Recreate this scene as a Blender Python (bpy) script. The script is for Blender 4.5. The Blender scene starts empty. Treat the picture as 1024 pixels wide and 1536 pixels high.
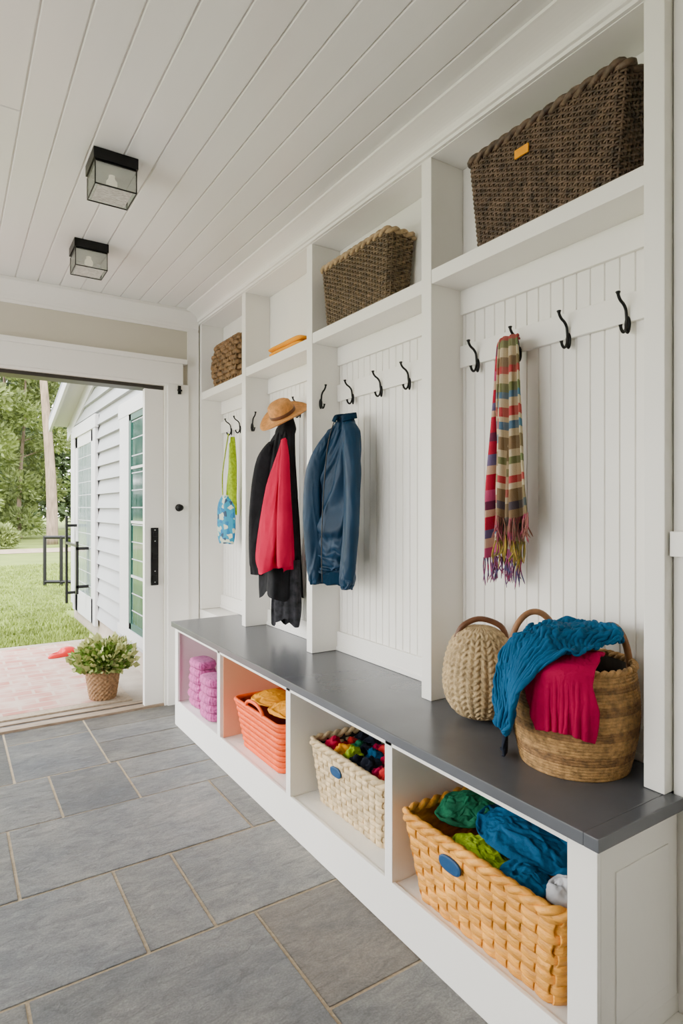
import bpy, bmesh, math, random, time
from mathutils import Vector, Matrix, noise
random.seed(7)
H=1.26
C33,S33=math.cos(math.radians(33)),math.sin(math.radians(33))
coll=bpy.context.scene.collection
POS={}
# ---------------------------------------------------------------- materials
def newmat(name):
    m=bpy.data.materials.new(name); m.use_nodes=True
    return m,m.node_tree.nodes,m.node_tree.links,m.node_tree.nodes['Principled BSDF']
def setspec(b,v):
    if 'Specular IOR Level' in b.inputs: b.inputs['Specular IOR Level'].default_value=v
def mat(name,col,rough=.6,var=.0,scale=20,bump=0.,bscale=None,metal=0.,spec=.4,stretch=(1,1,1),col2=None,sheen=0,emit=0):
    m,N,L,b=newmat(name)
    b.inputs['Roughness'].default_value=rough; b.inputs['Metallic'].default_value=metal; setspec(b,spec)
    c=(*col,1)
    b.inputs['Base Color'].default_value=c
    if emit: b.inputs['Emission Color'].default_value=c; b.inputs['Emission Strength'].default_value=emit
    if sheen and 'Sheen Weight' in b.inputs: b.inputs['Sheen Weight'].default_value=sheen
    if var or col2 or bump:
        tc=N.new('ShaderNodeTexCoord'); mp=N.new('ShaderNodeMapping'); mp.inputs['Scale'].default_value=stretch
        L.new(tc.outputs['Object'],mp.inputs['Vector'])
    if var or col2:
        n=N.new('ShaderNodeTexNoise'); n.inputs['Scale'].default_value=scale; n.inputs['Detail'].default_value=6
        L.new(mp.outputs[0],n.inputs['Vector'])
        r=N.new('ShaderNodeValToRGB'); r.color_ramp.elements[0].position=.32; r.color_ramp.elements[1].position=.68
        a=col2 if col2 else tuple(x*(1-var) for x in col); z=col if col2 else tuple(min(1,x*(1+var)) for x in col)
        r.color_ramp.elements[0].color=(*a,1); r.color_ramp.elements[1].color=(*z,1)
        L.new(n.outputs['Fac'],r.inputs[0]); L.new(r.outputs[0],b.inputs['Base Color'])
    if bump:
        n2=N.new('ShaderNodeTexNoise'); n2.inputs['Scale'].default_value=bscale or scale; n2.inputs['Detail'].default_value=8
        L.new(mp.outputs[0],n2.inputs['Vector'])
        bp=N.new('ShaderNodeBump'); bp.inputs['Strength'].default_value=bump; bp.inputs['Distance'].default_value=.01
        L.new(n2.outputs['Fac'],bp.inputs['Height']); L.new(bp.outputs[0],b.inputs['Normal'])
    return m
def rampmat(name,stops,axis=1,rough=.85,bump=.3,cross=None):
    m,N,L,b=newmat(name); b.inputs['Roughness'].default_value=rough; setspec(b,.15)
    uv=N.new('ShaderNodeUVMap'); sp=N.new('ShaderNodeSeparateXYZ'); L.new(uv.outputs[0],sp.inputs[0])
    def ramp(st,out):
        r=N.new('ShaderNodeValToRGB'); r.color_ramp.interpolation='CONSTANT'
        e=r.color_ramp.elements
        e[0].position=st[0][0]; e[0].color=(*st[0][1],1); e[1].position=st[1][0]; e[1].color=(*st[1][1],1)
        for p,c in st[2:]:
            k=e.new(p); k.color=(*c,1)
        L.new(out,r.inputs[0]); return r
    r=ramp(stops,sp.outputs[axis])
    outc=r.outputs[0]
    if cross:
        r2=ramp(cross,sp.outputs[1-axis])
        mx=N.new('ShaderNodeMixRGB'); mx.blend_type='MIX'; mx.inputs[0].default_value=.28
        L.new(outc,mx.inputs[1]); L.new(r2.outputs[0],mx.inputs[2]); outc=mx.outputs[0]
    L.new(outc,b.inputs['Base Color'])
    n2=N.new('ShaderNodeTexNoise'); n2.inputs['Scale'].default_value=350
    tc=N.new('ShaderNodeTexCoord'); L.new(tc.outputs['Object'],n2.inputs['Vector'])
    bp=N.new('ShaderNodeBump'); bp.inputs['Strength'].default_value=bump; bp.inputs['Distance'].default_value=.004
    L.new(n2.outputs['Fac'],bp.inputs['Height']); L.new(bp.outputs[0],b.inputs['Normal'])
    return m
M={}
M['white']=mat('white_paint',(.84,.815,.765),.42,var=.02,scale=3,bump=.04,bscale=60)
M['trimw']=mat('trim_white_paint',(.86,.835,.79),.36,var=.015,scale=2)
M['greige']=mat('greige_wall_paint',(.58,.54,.45),.8,var=.03,scale=2,bump=.05,bscale=90)
M['ceil']=mat('ceiling_plank_paint',(.77,.76,.73),.26,var=.03,scale=2,stretch=(3,.3,1),bump=.03,bscale=8)
M['slab']=mat('grey_bench_paint',(.080,.085,.097),.27,var=.10,scale=5,bump=.03,bscale=40,spec=.5)
M['black']=mat('black_iron',(.012,.012,.012),.4,metal=.6)
M['track']=mat('dark_metal_track',(.05,.045,.04),.5,metal=.5)
M['navy']=mat('navy_nylon',(.003,.026,.062),.48,var=.2,scale=6,bump=.15,bscale=30,spec=.22)
M['navyrib']=mat('navy_rib_knit',(.004,.022,.048),.9,bump=.4,bscale=120,spec=.1)
M['coatblk']=mat('black_coat_cloth',(.009,.009,.011),.85,var=.4,scale=14,bump=.4,bscale=35,spec=.2)
M['coatgrey']=mat('charcoal_plaid_cloth',(.022,.022,.026),.9,var=.6,scale=30,bump=.4,bscale=40,spec=.2)
M['pinkred']=mat('raspberry_jersey',(.47,.002,.042),.85,var=.10,scale=10,bump=.2,bscale=60,spec=.12)
M['magenta']=mat('crimson_fleece',(.36,.001,.048),.9,var=.12,scale=14,bump=.3,bscale=90,spec=.1)
M['bluecloth']=mat('teal_blue_cloth',(.002,.075,.175),.8,var=.2,scale=12,bump=.3,bscale=90,spec=.18)
M['darkcloth']=mat('dark_navy_cloth',(.008,.011,.022),.85,var=.3,scale=12,bump=.3,bscale=40,spec=.2)
M['greencloth']=mat('emerald_cloth',(.01,.14,.065),.8,var=.5,scale=14,bump=.3,bscale=60,spec=.2)
M['lime']=mat('lime_green_knit',(.28,.40,.006),.85,var=.3,scale=60,bump=.4,bscale=120,spec=.2)
M['yellow']=mat('mustard_yellow_cloth',(.84,.33,.003),.7,var=.08,scale=10,bump=.15,bscale=60,spec=.2)
M['lgrey']=mat('pale_grey_cloth',(.55,.55,.57),.85,var=.1,scale=10,bump=.3,bscale=50)
M['red']=mat('red_yarn',(.52,.008,.012),.85,var=.2,scale=30,bump=.4,bscale=80)
M['pink']=mat('mauve_pink_chunky_knit',(.50,.09,.29),.9,var=.3,scale=50,bump=.6,bscale=110,sheen=.1)
M['straw']=mat('tan_straw',(.58,.25,.06),.7,var=.2,scale=60,bump=.4,bscale=160)
M['brownband']=mat('brown_leather',(.12,.045,.018),.5,var=.2,scale=20)
M['wickdk']=mat('dark_brown_wicker',(.10,.062,.038),.5,var=.6,scale=40,bump=.3,bscale=150)
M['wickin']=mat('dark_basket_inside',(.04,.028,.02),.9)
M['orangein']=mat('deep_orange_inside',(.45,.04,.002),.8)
M['wickol']=mat('olive_brown_wicker',(.115,.075,.038),.5,var=.6,scale=50,bump=.3,bscale=150)
M['wicktan']=mat('dark_honey_wicker',(.18,.10,.04),.55,var=.55,scale=40,bump=.3,bscale=150)
M['rimtan']=mat('pale_straw_rim',(.34,.23,.12),.6,var=.4,scale=60)
M['cream']=mat('cream_rattan',(.64,.48,.27),.55,var=.28,scale=30,bump=.3,bscale=120)
M['gold']=mat('golden_rattan',(.80,.33,.035),.40,var=.32,scale=14,bump=.35,bscale=100,stretch=(1,1,3))
M['orange']=mat('orange_rope',(.90,.10,.003),.55,var=.10,scale=30,bump=.25,bscale=140)
M['seagr']=mat('seagrass_tan',(.37,.205,.072),.7,var=.45,scale=70,bump=.5,bscale=160)
M['seadk']=mat('seagrass_dark',(.23,.118,.042),.7,var=.5,scale=70,bump=.5,bscale=160)
M['jute']=mat('natural_jute',(.46,.33,.175),.85,var=.3,scale=60,bump=.5,bscale=200)
M['tagblue']=mat('blue_tag_cloth',(.0,.05,.15),.6,bump=.1,bscale=60)
# ---------------------------------------------------------------- helpers
def reg(o,parent,label,cat,kind,group,origin):
    if parent is not None:
        o.parent=parent
        if kind: o['kind']=kind
    else:
        o['label']=label or o.name; o['category']=cat or o.name.split('.')[0].replace('_',' ')
        if kind: o['kind']=kind
        if group: o['group']=group
    if parent is not None and label: o['label']=label
def thing(name,loc,label,cat,group=None,kind=None):
    o=bpy.data.objects.new(name,None); coll.objects.link(o); o.location=loc; o.empty_display_size=.05
    POS[o.name]=Vector(loc); reg(o,None,label,cat,kind,group,None); return o
def mk(name,verts,faces,m,parent=None,label=None,cat=None,kind=None,group=None,origin=None,smooth=False,uvs=None,fm=None,bevel=0,solid=0,sub=0,bseg=2):
    me=bpy.data.meshes.new(name)
    if parent is not None: org=POS[parent.name]
    elif origin is not None: org=Vector(origin)
    else:
        xs=[v[0] for v in verts]; ys=[v[1] for v in verts]; zs=[v[2] for v in verts]
        org=Vector(((min(xs)+max(xs))/2,(min(ys)+max(ys))/2,min(zs)))
    me.from_pydata([Vector(v)-org for v in verts],[],faces)
    mats=m if isinstance(m,(list,tuple)) else [m]
    for k in mats: me.materials.append(k)
    if fm: me.polygons.foreach_set('material_index',fm)
    if uvs:
        ul=me.uv_layers.new(name='UVMap')
        for lp in me.loops: ul.data[lp.index].uv=uvs[lp.vertex_index]
    bm=bmesh.new(); bm.from_mesh(me); bmesh.ops.recalc_face_normals(bm,faces=bm.faces)
    if bevel: bmesh.ops.bevel(bm,geom=bm.edges[:],offset=bevel,segments=bseg,profile=.7,affect='EDGES',clamp_overlap=True)
    bm.to_mesh(me); bm.free()
    if smooth: me.polygons.foreach_set('use_smooth',[True]*len(me.polygons))
    me.update()
    o=bpy.data.objects.new(name,me); coll.objects.link(o)
    if parent is None: o.location=org
    POS[o.name]=org.copy()
    reg(o,parent,label,cat,kind,group,org)
    if solid:
        s=o.modifiers.new('solid','SOLIDIFY'); s.thickness=solid; s.offset=0
    if sub:
        s=o.modifiers.new('sub','SUBSURF'); s.levels=sub; s.render_levels=sub
    return o
BF=[(0,3,2,1),(4,5,6,7),(0,1,5,4),(1,2,6,5),(2,3,7,6),(3,0,4,7)]
def boxv(b):
    x0,x1,y0,y1,z0,z1=b
    return [(x0,y0,z0),(x1,y0,z0),(x1,y1,z0),(x0,y1,z0),(x0,y0,z1),(x1,y0,z1),(x1,y1,z1),(x0,y1,z1)]
def boxes(name,bl,m,bevel=.003,**k):
    V=[];F=[]
    for b in bl:
        n=len(V); V+=boxv(b); F+=[tuple(i+n for i in f) for f in BF]
    return mk(name,V,F,m,bevel=bevel,**k)
def cat_path(pts,n):
    P=[Vector(p) for p in pts]; out=[]
    if len(P)<3:
        return [P[0].lerp(P[-1],i/(n-1)) for i in range(n)]
    for i in range(n):
        t=i/(n-1)*(len(P)-1); k=min(int(t),len(P)-2); f=t-k
        p0=P[max(k-1,0)];p1=P[k];p2=P[k+1];p3=P[min(k+2,len(P)-1)]
        out.append(.5*((2*p1)+(-p0+p2)*f+(2*p0-5*p1+4*p2-p3)*f*f+(-p0+3*p1-3*p2+p3)*f**3))
    return out
def tube_g(path,r,seg=8,closed=False):
    n=len(path); V=[];F=[]
    R=r if isinstance(r,(list,tuple)) else [r]*n
    up=None
    for i in range(n):
        a=path[i-1] if (i>0 or closed) else path[0]; b=path[(i+1)%n] if (i<n-1 or closed) else path[-1]
        t=(b-a).normalized()
        if up is None:
            up=Vector((0,0,1)) if abs(t.z)<.9 else Vector((1,0,0))
        s=t.cross(up)
        if s.length<1e-4: s=t.orthogonal()
        s.normalize(); up=s.cross(t).normalized()
        for j in range(seg):
            an=2*math.pi*j/seg
            V.append(path[i]+(s*math.cos(an)+up*math.sin(an))*R[i])
    for i in range(n if closed else n-1):
        for j in range(seg):
            a=i*seg+j;b=i*seg+(j+1)%seg;c=((i+1)%n)*seg+(j+1)%seg;d=((i+1)%n)*seg+j
            F.append((a,b,c,d))
    if not closed:
        F.append(tuple(range(seg))[::-1]); F.append(tuple((n-1)*seg+j for j in range(seg)))
    return V,F
def join(gl):
    V=[];F=[]
    for v,f in gl:
        n=len(V); V+=v; F+=[tuple(i+n for i in q) for q in f]
    return V,F
def tube(name,pts,r,m,n=20,seg=8,closed=False,**k):
    V,F=tube_g(cat_path(pts,n),r,seg,closed); return mk(name,V,F,m,smooth=True,**k)
def grid(name,fn,nu,nv,m,solid=.004,**k):
    V=[];F=[];U=[]
    for j in range(nv+1):
        for i in range(nu+1):
            u=i/nu;v=j/nv; V.append(fn(u,v)); U.append((u,v))
    for j in range(nv):
        for i in range(nu):
            a=j*(nu+1)+i; F.append((a,a+1,a+nu+2,a+nu+1))
    return mk(name,V,F,m,smooth=True,uvs=U,solid=solid,**k)
def lathe_g(prof,c,seg=32,M3=None):
    V=[];F=[]
    for r,z in prof:
        for j in range(seg):
            a=2*math.pi*j/seg; p=Vector((r*math.cos(a),r*math.sin(a),z))
            if M3: p=M3@p
            V.append(p+Vector(c))
    for i in range(len(prof)-1):
        for j in range(seg):
            F.append((i*seg+j,i*seg+(j+1)%seg,(i+1)*seg+(j+1)%seg,(i+1)*seg+j))
    F.append(tuple(range(seg))[::-1]); F.append(tuple((len(prof)-1)*seg+j for j in range(seg)))
    return V,F
# ---- cloth settling (baked to plain meshes)
def collider(name,V,F):
    me=bpy.data.meshes.new(name); me.from_pydata([Vector(v) for v in V],[],F)
    bm=bmesh.new(); bm.from_mesh(me); bmesh.ops.recalc_face_normals(bm,faces=bm.faces); bm.to_mesh(me); bm.free()
    o=bpy.data.objects.new(name,me); coll.objects.link(o); return o
def simulate(items,frames):
    sc=bpy.context.scene; made=[]; allc=set()
    try:
        for it in items:
            for c in it.get('cols',[]): allc.add(c)
        for c in allc:
            if not any(m.type=='COLLISION' for m in c.modifiers):
                c.modifiers.new('col','COLLISION'); c.collision.thickness_outer=.003; c.collision.thickness_inner=.01; c.collision.cloth_friction=it.get('fric',25)
        for it in items:
            o=it['o']; vg=o.vertex_groups.new(name='pin')
            if it.get('pins'): vg.add(it['pins'],1.0,'REPLACE')
            m=o.modifiers.new('cloth','CLOTH'); s=m.settings
            s.quality=it.get('q',7); s.mass=.15; s.air_damping=it.get('air',2.0)
            s.tension_stiffness=it.get('ten',12); s.compression_stiffness=it.get('ten',12); s.shear_stiffness=4; s.bending_stiffness=it.get('bend',.15)
            s.tension_damping=8; s.compression_damping=8; s.shear_damping=5; s.bending_damping=.5
            s.shrink_min=it.get('shrink',0.)
            if it.get('pins'): s.vertex_group_mass='pin'
            if it.get('grav') is not None: s.effector_weights.gravity=it['grav']
            if it.get('press'): s.use_pressure=True; s.uniform_pressure_force=it['press']
            cs=m.collision_settings; cs.use_collision=bool(it.get('cols')); cs.distance_min=.003; cs.collision_quality=3; cs.use_self_collision=it.get('self',False); cs.self_distance_min=.003
            if it.get('cols'):
                c2=bpy.data.collections.new('simcol'); made.append(c2)
                for c in it['cols']: c2.objects.link(c)
                cs.collection=c2
            m.point_cache.frame_start=1; m.point_cache.frame_end=frames+5
        for f in range(1,frames+1): sc.frame_set(f)
        dg=bpy.context.evaluated_depsgraph_get()
        for it in items:
            o=it['o']; ev=o.evaluated_get(dg); nm=bpy.data.meshes.new_from_object(ev,depsgraph=dg)
            mx=max((v.co.length for v in nm.vertices),default=0)
            it['nm']=nm if (mx==mx and mx<3) else None
        for it in items:
            o=it['o']; o.modifiers.clear()
            if it['nm']: old=o.data; o.data=it['nm']; o.data.name=old.name
    except Exception as e:
        print('SIM ERR',e)
        for it in items: it['o'].modifiers.clear()
    for c2 in made: bpy.data.collections.remove(c2)
    for it in items:
        o=it['o']; o.vertex_groups.clear()
        o.data.polygons.foreach_set('use_smooth',[True]*len(o.data.polygons))
        if it.get('solid'):
            s=o.modifiers.new('solid','SOLIDIFY'); s.thickness=it['solid']; s.offset=0
        if it.get('sub',1):
            s=o.modifiers.new('sub','SUBSURF'); s.levels=1; s.render_levels=1
    sc.frame_set(1)
def dropcols(items):
    S_=set(c for it in items for c in it.get('cols',[]))
    for c in S_: bpy.data.objects.remove(c)
def sabs(x): return math.sqrt(x*x+.004)
def crease(q):
    w=Vector((noise.noise(q*.8+Vector((5,1,2))),noise.noise(q*.8+Vector((1,8,3))),noise.noise(q*.8+Vector((2,4,9)))))*.7
    q=q+w
    a=(1-sabs(noise.noise(q)))**4; b=(1-sabs(noise.noise(q*2.0+Vector((3,3,3)))))**3
    return a*.7+b*.22-.38
def blob_g(c,rad,amp=.15,freq=2.5,seed=0,sub=5,rotz=0):
    bm=bmesh.new(); bmesh.ops.create_icosphere(bm,subdivisions=sub,radius=1)
    V=[]
    cr,sr=math.cos(rotz),math.sin(rotz)
    for v in bm.verts:
        p=v.co.copy(); q=p*freq*.6+Vector((seed*7.3,seed*3.1,seed))
        d=1+amp*1.5*crease(q)+amp*noise.noise(q*.8)
        sx,sy,sz=p.x*d*rad[0],p.y*d*rad[1],p.z*d*rad[2]
        if sz<-rad[2]*.75: sz=-rad[2]*.75
        V.append((c[0]+sx*cr-sy*sr,c[1]+sx*sr+sy*cr,c[2]+sz))
    F=[tuple(v.index for v in f.verts) for f in bm.faces]; bm.free()
    return V,F
def blob(name,c,rad,m,amp=.15,freq=2.5,seed=0,sub=5,rotz=0,**k):
    V,F=blob_g(c,rad,amp,freq,seed,sub,rotz)
    return mk(name,V,F,m,smooth=True,**k)
def rpath(hx,hy,rc,n):
    rc=min(rc,hx*.999,hy*.999)
    per=4*(hx-rc)+4*(hy-rc)+2*math.pi*rc
    out=[]
    L=[('l',(hx,-(hy-rc)),(hx,hy-rc)),('a',(hx-rc,hy-rc),0),('l',(hx-rc,hy),(-(hx-rc),hy)),('a',(-(hx-rc),hy-rc),90),
       ('l',(-hx,hy-rc),(-hx,-(hy-rc))),('a',(-(hx-rc),-(hy-rc)),180),('l',(-(hx-rc),-hy),(hx-rc,-hy)),('a',(hx-rc,-(hy-rc)),270)]
    lens=[2*(hy-rc),math.pi*rc/2,2*(hx-rc),math.pi*rc/2]*2
    for i in range(n):
        s=i/n*per; k=0
        while k<7 and s>lens[k]: s-=lens[k];k+=1
        t=s/lens[k] if lens[k]>1e-9 else 0
        if L[k][0]=='l':
            a,b=L[k][1],L[k][2]; x=a[0]+(b[0]-a[0])*t;y=a[1]+(b[1]-a[1])*t
            nx,ny=[(1,0),None,(0,1),None,(-1,0),None,(0,-1),None][k]
        else:
            an=math.radians(L[k][2]+90*t); nx,ny=math.cos(an),math.sin(an); x=L[k][1][0]+rc*nx;y=L[k][1][1]+rc*ny
        out.append((x,y,nx,ny))
    return out
def basket(name,c,h0,h1,Ht,rows,stakes,amp,thick,m,label,group=None,rc=.03,rot=0,inm=None,rim=None,rimr=.008,stripe=None,stake_r=.003,vfac=.56,cat='basket',jit=.15,bulge=0,twist=1,plait=False):
    T=thing(name,c,label,cat,group=group)
    cr,sr=math.cos(rot),math.sin(rot)
    def W(x,y,z): return Vector((c[0]+x*cr-y*sr,c[1]+x*sr+y*cr,c[2]+z))
    def hs(t):
        b=bulge*math.sin(math.pi*t)
        return h0[0]+(h1[0]-h0[0])*t+b,h0[1]+(h1[1]-h0[1])*t+b
    npt=stakes*(4 if amp>0 else 1)
    if plait: npt=stakes*6
    V=[];F=[];fm=[]
    seg=8; off=amp+thick
    for i in range(rows):
        t=(i+.5)/rows; hx,hy=hs(t); P=rpath(hx-off,hy-off,rc,npt); rv=Ht/rows*vfac
        base=len(V); z=Ht*t; rj=1+random.uniform(-jit,jit)*.5
        for q,(x,y,nx,ny) in enumerate(P):
            s=q/npt
            w=math.cos(math.pi*stakes*s+math.pi*i)
            w=math.copysign(abs(w)**.7,w)*amp
            wz=random.uniform(-jit,jit)*rv*(.35 if not plait else .12) if amp>0 else random.uniform(-jit,jit)*rv*.1
            for j in range(seg):
                a=2*math.pi*j/seg
                ca,sa=math.cos(a),math.sin(a)
                if plait: sa=math.copysign(abs(sa)**.6,sa)
                o=w+thick*ca*rj; zz=z+wz+rv*sa
                V.append(W(x+nx*o,y+ny*o,max(0,zz)))
        for q in range(npt):
            for j in range(seg):
                F.append((base+q*seg+j,base+q*seg+(j+1)%seg,base+((q+1)%npt)*seg+(j+1)%seg,base+((q+1)%npt)*seg+j))
                fm.append(1 if (stripe and stripe(i)) else 0)
    if amp>0 and plait:
        h_=hs(.5); per=4*(h_[0]+h_[1])-8*rc+2*math.pi*rc; hw=per/stakes*.43
        ne=rows*6
        for k in range(stakes):
            base=len(V)
            for e in range(ne+1):
                t=e/ne; hx,hy=hs(t); x,y,nx,ny=rpath(hx-off,hy-off,rc,stakes)[k]
                w=-amp*math.cos(math.pi*k)*math.cos(math.pi*(t*rows-.5))
                tx,ty=-ny,nx
                for j in range(8):
                    a=2*math.pi*j/8; ca,sa=math.cos(a),math.sin(a); sa=math.copysign(abs(sa)**.6,sa)
                    o=w+thick*ca; q=hw*sa*(hx+hy)/(h_[0]+h_[1])
                    V.append(W(x+nx*o+tx*q,y+ny*o+ty*q,Ht*t))
            for e in range(ne):
                for j in range(8): F.append((base+e*8+j,base+e*8+(j+1)%8,base+(e+1)*8+(j+1)%8,base+(e+1)*8+j)); fm.append(0)
    elif amp>0:
        for k in range(stakes):
            pts=[]
            for e in range(rows*2+1):
                t=e/(rows*2); hx,hy=hs(t); 
                P=rpath(hx-off,hy-off,rc,stakes)[k]
                pts.append(W(P[0],P[1],Ht*t))
            v,f=tube_g(pts,stake_r,5)
            n=len(V);V+=v;F+=[tuple(i+n for i in g) for g in f];fm+=[0]*len(f)
    mats=[m,stripe and M['seadk'] or m]
    mk('body',V,F,mats,parent=T,smooth=True,fm=fm)
    V=[];F=[];n=48;off2=amp+thick*2.0+.002
    for t in (0.0,.5,.97):
        hx,hy=hs(t); 
        for x,y,nx,ny in rpath(hx-off2,hy-off2,rc,n): V.append(W(x,y,.004+Ht*t*.985))
    for i in range(2):
        for j in range(n): F.append((i*n+j,i*n+(j+1)%n,(i+1)*n+(j+1)%n,(i+1)*n+j))
    F.append(tuple(range(n)))
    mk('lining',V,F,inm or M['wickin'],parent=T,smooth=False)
    hx,hy=hs(1); gl=[]
    ns=160; kk=int((hx+hy)*4/ (rimr*7))
    for ph in ([0,math.pi] if twist else [0]):
        pts=[]
        for q,(x,y,nx,ny) in enumerate(rpath(hx-off,hy-off,rc,ns)):
            a=ph+2*math.pi*kk*q/ns
            o=rimr*.55*math.cos(a) if twist else 0; zz=rimr*.55*math.sin(a) if twist else 0
            pts.append(W(x+nx*o,y+ny*o,Ht+zz))
        gl.append(tube_g(pts,rimr*(.75 if twist else 1),7,True))
    V,F=join(gl); mk('rim',V,F,rim or m,parent=T,smooth=True)
    return T,W
# ---------------------------------------------------------------- FLOOR
def stone():
    m,N,L,b=newmat('bluestone_tile')
    at=N.new('ShaderNodeAttribute'); at.attribute_name='tint'
    tc=N.new('ShaderNodeTexCoord')
    def layer(scale,det,rough,p0,p1,c0,c1,dist=0,strc=(1,1,1)):
        mp=N.new('ShaderNodeMapping'); mp.inputs['Scale'].default_value=strc; mp.inputs['Rotation'].default_value=(0,0,.4)
        L.new(tc.outputs['Object'],mp.inputs['Vector'])
        n=N.new('ShaderNodeTexNoise'); n.inputs['Scale'].default_value=scale; n.inputs['Detail'].default_value=det; n.inputs['Roughness'].default_value=rough; n.inputs['Distortion'].default_value=dist
        L.new(mp.outputs[0],n.inputs['Vector'])
        r=N.new('ShaderNodeValToRGB'); r.color_ramp.elements[0].position=p0; r.color_ramp.elements[1].position=p1
        r.color_ramp.elements[0].color=(*c0,1); r.color_ramp.elements[1].color=(*c1,1); L.new(n.outputs['Fac'],r.inputs[0]); return r.outputs[0]
    def mul(a,b_,f=1):
        mx=N.new('ShaderNodeMixRGB'); mx.blend_type='MULTIPLY'; mx.inputs[0].default_value=f
        L.new(a,mx.inputs[1]); L.new(b_,mx.inputs[2]); return mx.outputs[0]
    c=mul(at.outputs['Color'],layer(2.6,8,.6,.33,.68,(.66,.69,.75),(1.34,1.27,1.16)))
    c=mul(c,layer(11,12,.80,.37,.63,(.56,.56,.58),(1.30,1.30,1.28),.9,(1,2.4,1)))
    c=mul(c,layer(170,3,.5,.4,.62,(.74,.74,.74),(1.12,1.12,1.12)),.7)
    L.new(c,b.inputs['Base Color']); b.inputs['Roughness'].default_value=.28; setspec(b,.6)
    mp=N.new('ShaderNodeMapping'); mp.inputs['Scale'].default_value=(1,2.4,1); mp.inputs['Rotation'].default_value=(0,0,.4)
    L.new(tc.outputs['Object'],mp.inputs['Vector'])
    n2=N.new('ShaderNodeTexNoise'); n2.inputs['Scale'].default_value=9; n2.inputs['Detail'].default_value=13; n2.inputs['Roughness'].default_value=.78; n2.inputs['Distortion'].default_value=.9
    L.new(mp.outputs[0],n2.inputs['Vector'])
    bp=N.new('ShaderNodeBump'); bp.inputs['Strength'].default_value=1; bp.inputs['Distance'].default_value=.075
    L.new(n2.outputs['Fac'],bp.inputs['Height']); L.new(bp.outputs[0],b.inputs['Normal'])
    return m
M['stone']=stone()
M['grout']=mat('sandy_grout',(.34,.27,.18),.95,var=.2,scale=80,bump=.4,bscale=200)
def build_floor():
    tiles=[]
    def T(x0,x1,y0,y1,tint=None): tiles.append((x0,x1,y0,y1,tint))
    xr=1.42
    T(-2.2,-1.1,3.13,3.85);T(-1.1,-.35,3.13,3.85);T(-.35,.25,3.13,3.85);T(.25,.665,3.13,3.64);T(.25,.665,3.64,3.85);T(.665,xr,3.13,3.42);T(.665,xr,3.42,3.64);T(.665,xr,3.64,3.85)
    T(-2.2,-1.3,2.68,3.13);T(-1.3,-.3,2.68,3.13);T(-.3,.39,2.68,3.13);T(.39,.70,2.68,3.13);T(.70,xr,2.68,2.90);T(.70,xr,2.90,3.13)
    T(-2.2,-.9,2.19,2.68);T(-.9,.19,2.19,2.68);T(.19,1.005,2.19,2.68);T(1.005,xr,2.19,2.68,(.25,.235,.215))
    T(-2.2,-1.2,1.73,2.19);T(-1.2,-.25,1.73,2.19);T(-.25,.475,1.73,2.19);T(.475,.675,1.73,2.19);T(.675,xr,1.73,2.19)
    T(-2.2,-.7,1.29,1.73);T(-.7,.166,1.29,1.73);T(.166,.80,1.05,1.73);T(.80,xr,1.29,1.73,(.275,.23,.18))
    T(-2.2,-.8,.75,1.29);T(-.8,.166,.75,1.29);T(.166,.80,.6,1.05);T(.80,xr,.75,1.29)
    T(-2.2,-.4,.2,.75);T(-.4,.166,.2,.75);T(.166,.80,.2,.6);T(.80,xr,.2,.75)
    for r in range(4):
        y0=.2-(r+1)*.46
        xs=[-2.2,-1.2+.3*(r%2),-.3,.4+.2*(r%3),xr]
        for a,b in zip(xs,xs[1:]): T(a,b,y0,y0+.46)
    g=.005
    bm=bmesh.new(); cl=bm.loops.layers.float_color.new('tint')
    V=boxv((-2.3,1.56,-1.75,3.85,-.06,-.003))
    vs=[bm.verts.new(v) for v in V]
    for f in BF:
        fc=bm.faces.new([vs[i] for i in f]); fc.material_index=1
    for x0,x1,y0,y1,t in tiles:
        b=random.uniform(.74,1.24); w=random.uniform(-.012,.020)
        c=t or (.282*b+w,.284*b+w*.3,.280*b-w)
        m2=bmesh.new(); vv=[m2.verts.new(v) for v in boxv((x0+g,x1-g,y0+g,y1-g,-.03,random.uniform(-.0008,.0008)))]
        for f in BF: m2.faces.new([vv[i] for i in f])
        bmesh.ops.bevel(m2,geom=m2.edges[:],offset=.003,segments=2,affect='EDGES',profile=.6)
        m2.verts.index_update()
        nv=[bm.verts.new(v.co) for v in m2.verts]
        for f in m2.faces:
            fc=bm.faces.new([nv[v.index] for v in f.verts])
            for l in fc.loops: l[cl]=(*c,1)
        m2.free()
    me=bpy.data.meshes.new('floor'); bm.to_mesh(me); bm.free()
    me.materials.append(M['stone']); me.materials.append(M['grout'])
    o=bpy.data.objects.new('floor',me); coll.objects.link(o); o['kind']='structure'; o['label']='blue-grey bluestone tile floor with sandy grout joints'; o['category']='floor'
build_floor()
ST=dict(kind='structure')
# ---------------------------------------------------------------- CEILING
ZC=2.53
def build_ceiling():
    w=.1115
    x=.193-.1115*23
    bl=[(-2.4,1.7,-1.75,4.0,ZC+.006,ZC+.08)]
    while x<1.45:
        if abs(x+w-.193)<.01:
            bl.append((x+.0018,x+w-.0018,-1.7,2.179,ZC,ZC+.02)); bl.append((x+.0018,x+w-.0018,2.181,3.85,ZC,ZC+.02))
        else: bl.append((x+.0018,x+w-.0018,-1.7,3.85,ZC,ZC+.02))
        x+=w
    boxes('ceiling',bl,M['ceil'],bevel=.0032,bseg=1,label='painted white tongue-and-groove plank ceiling',cat='ceiling',**ST)
build_ceiling()
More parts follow.
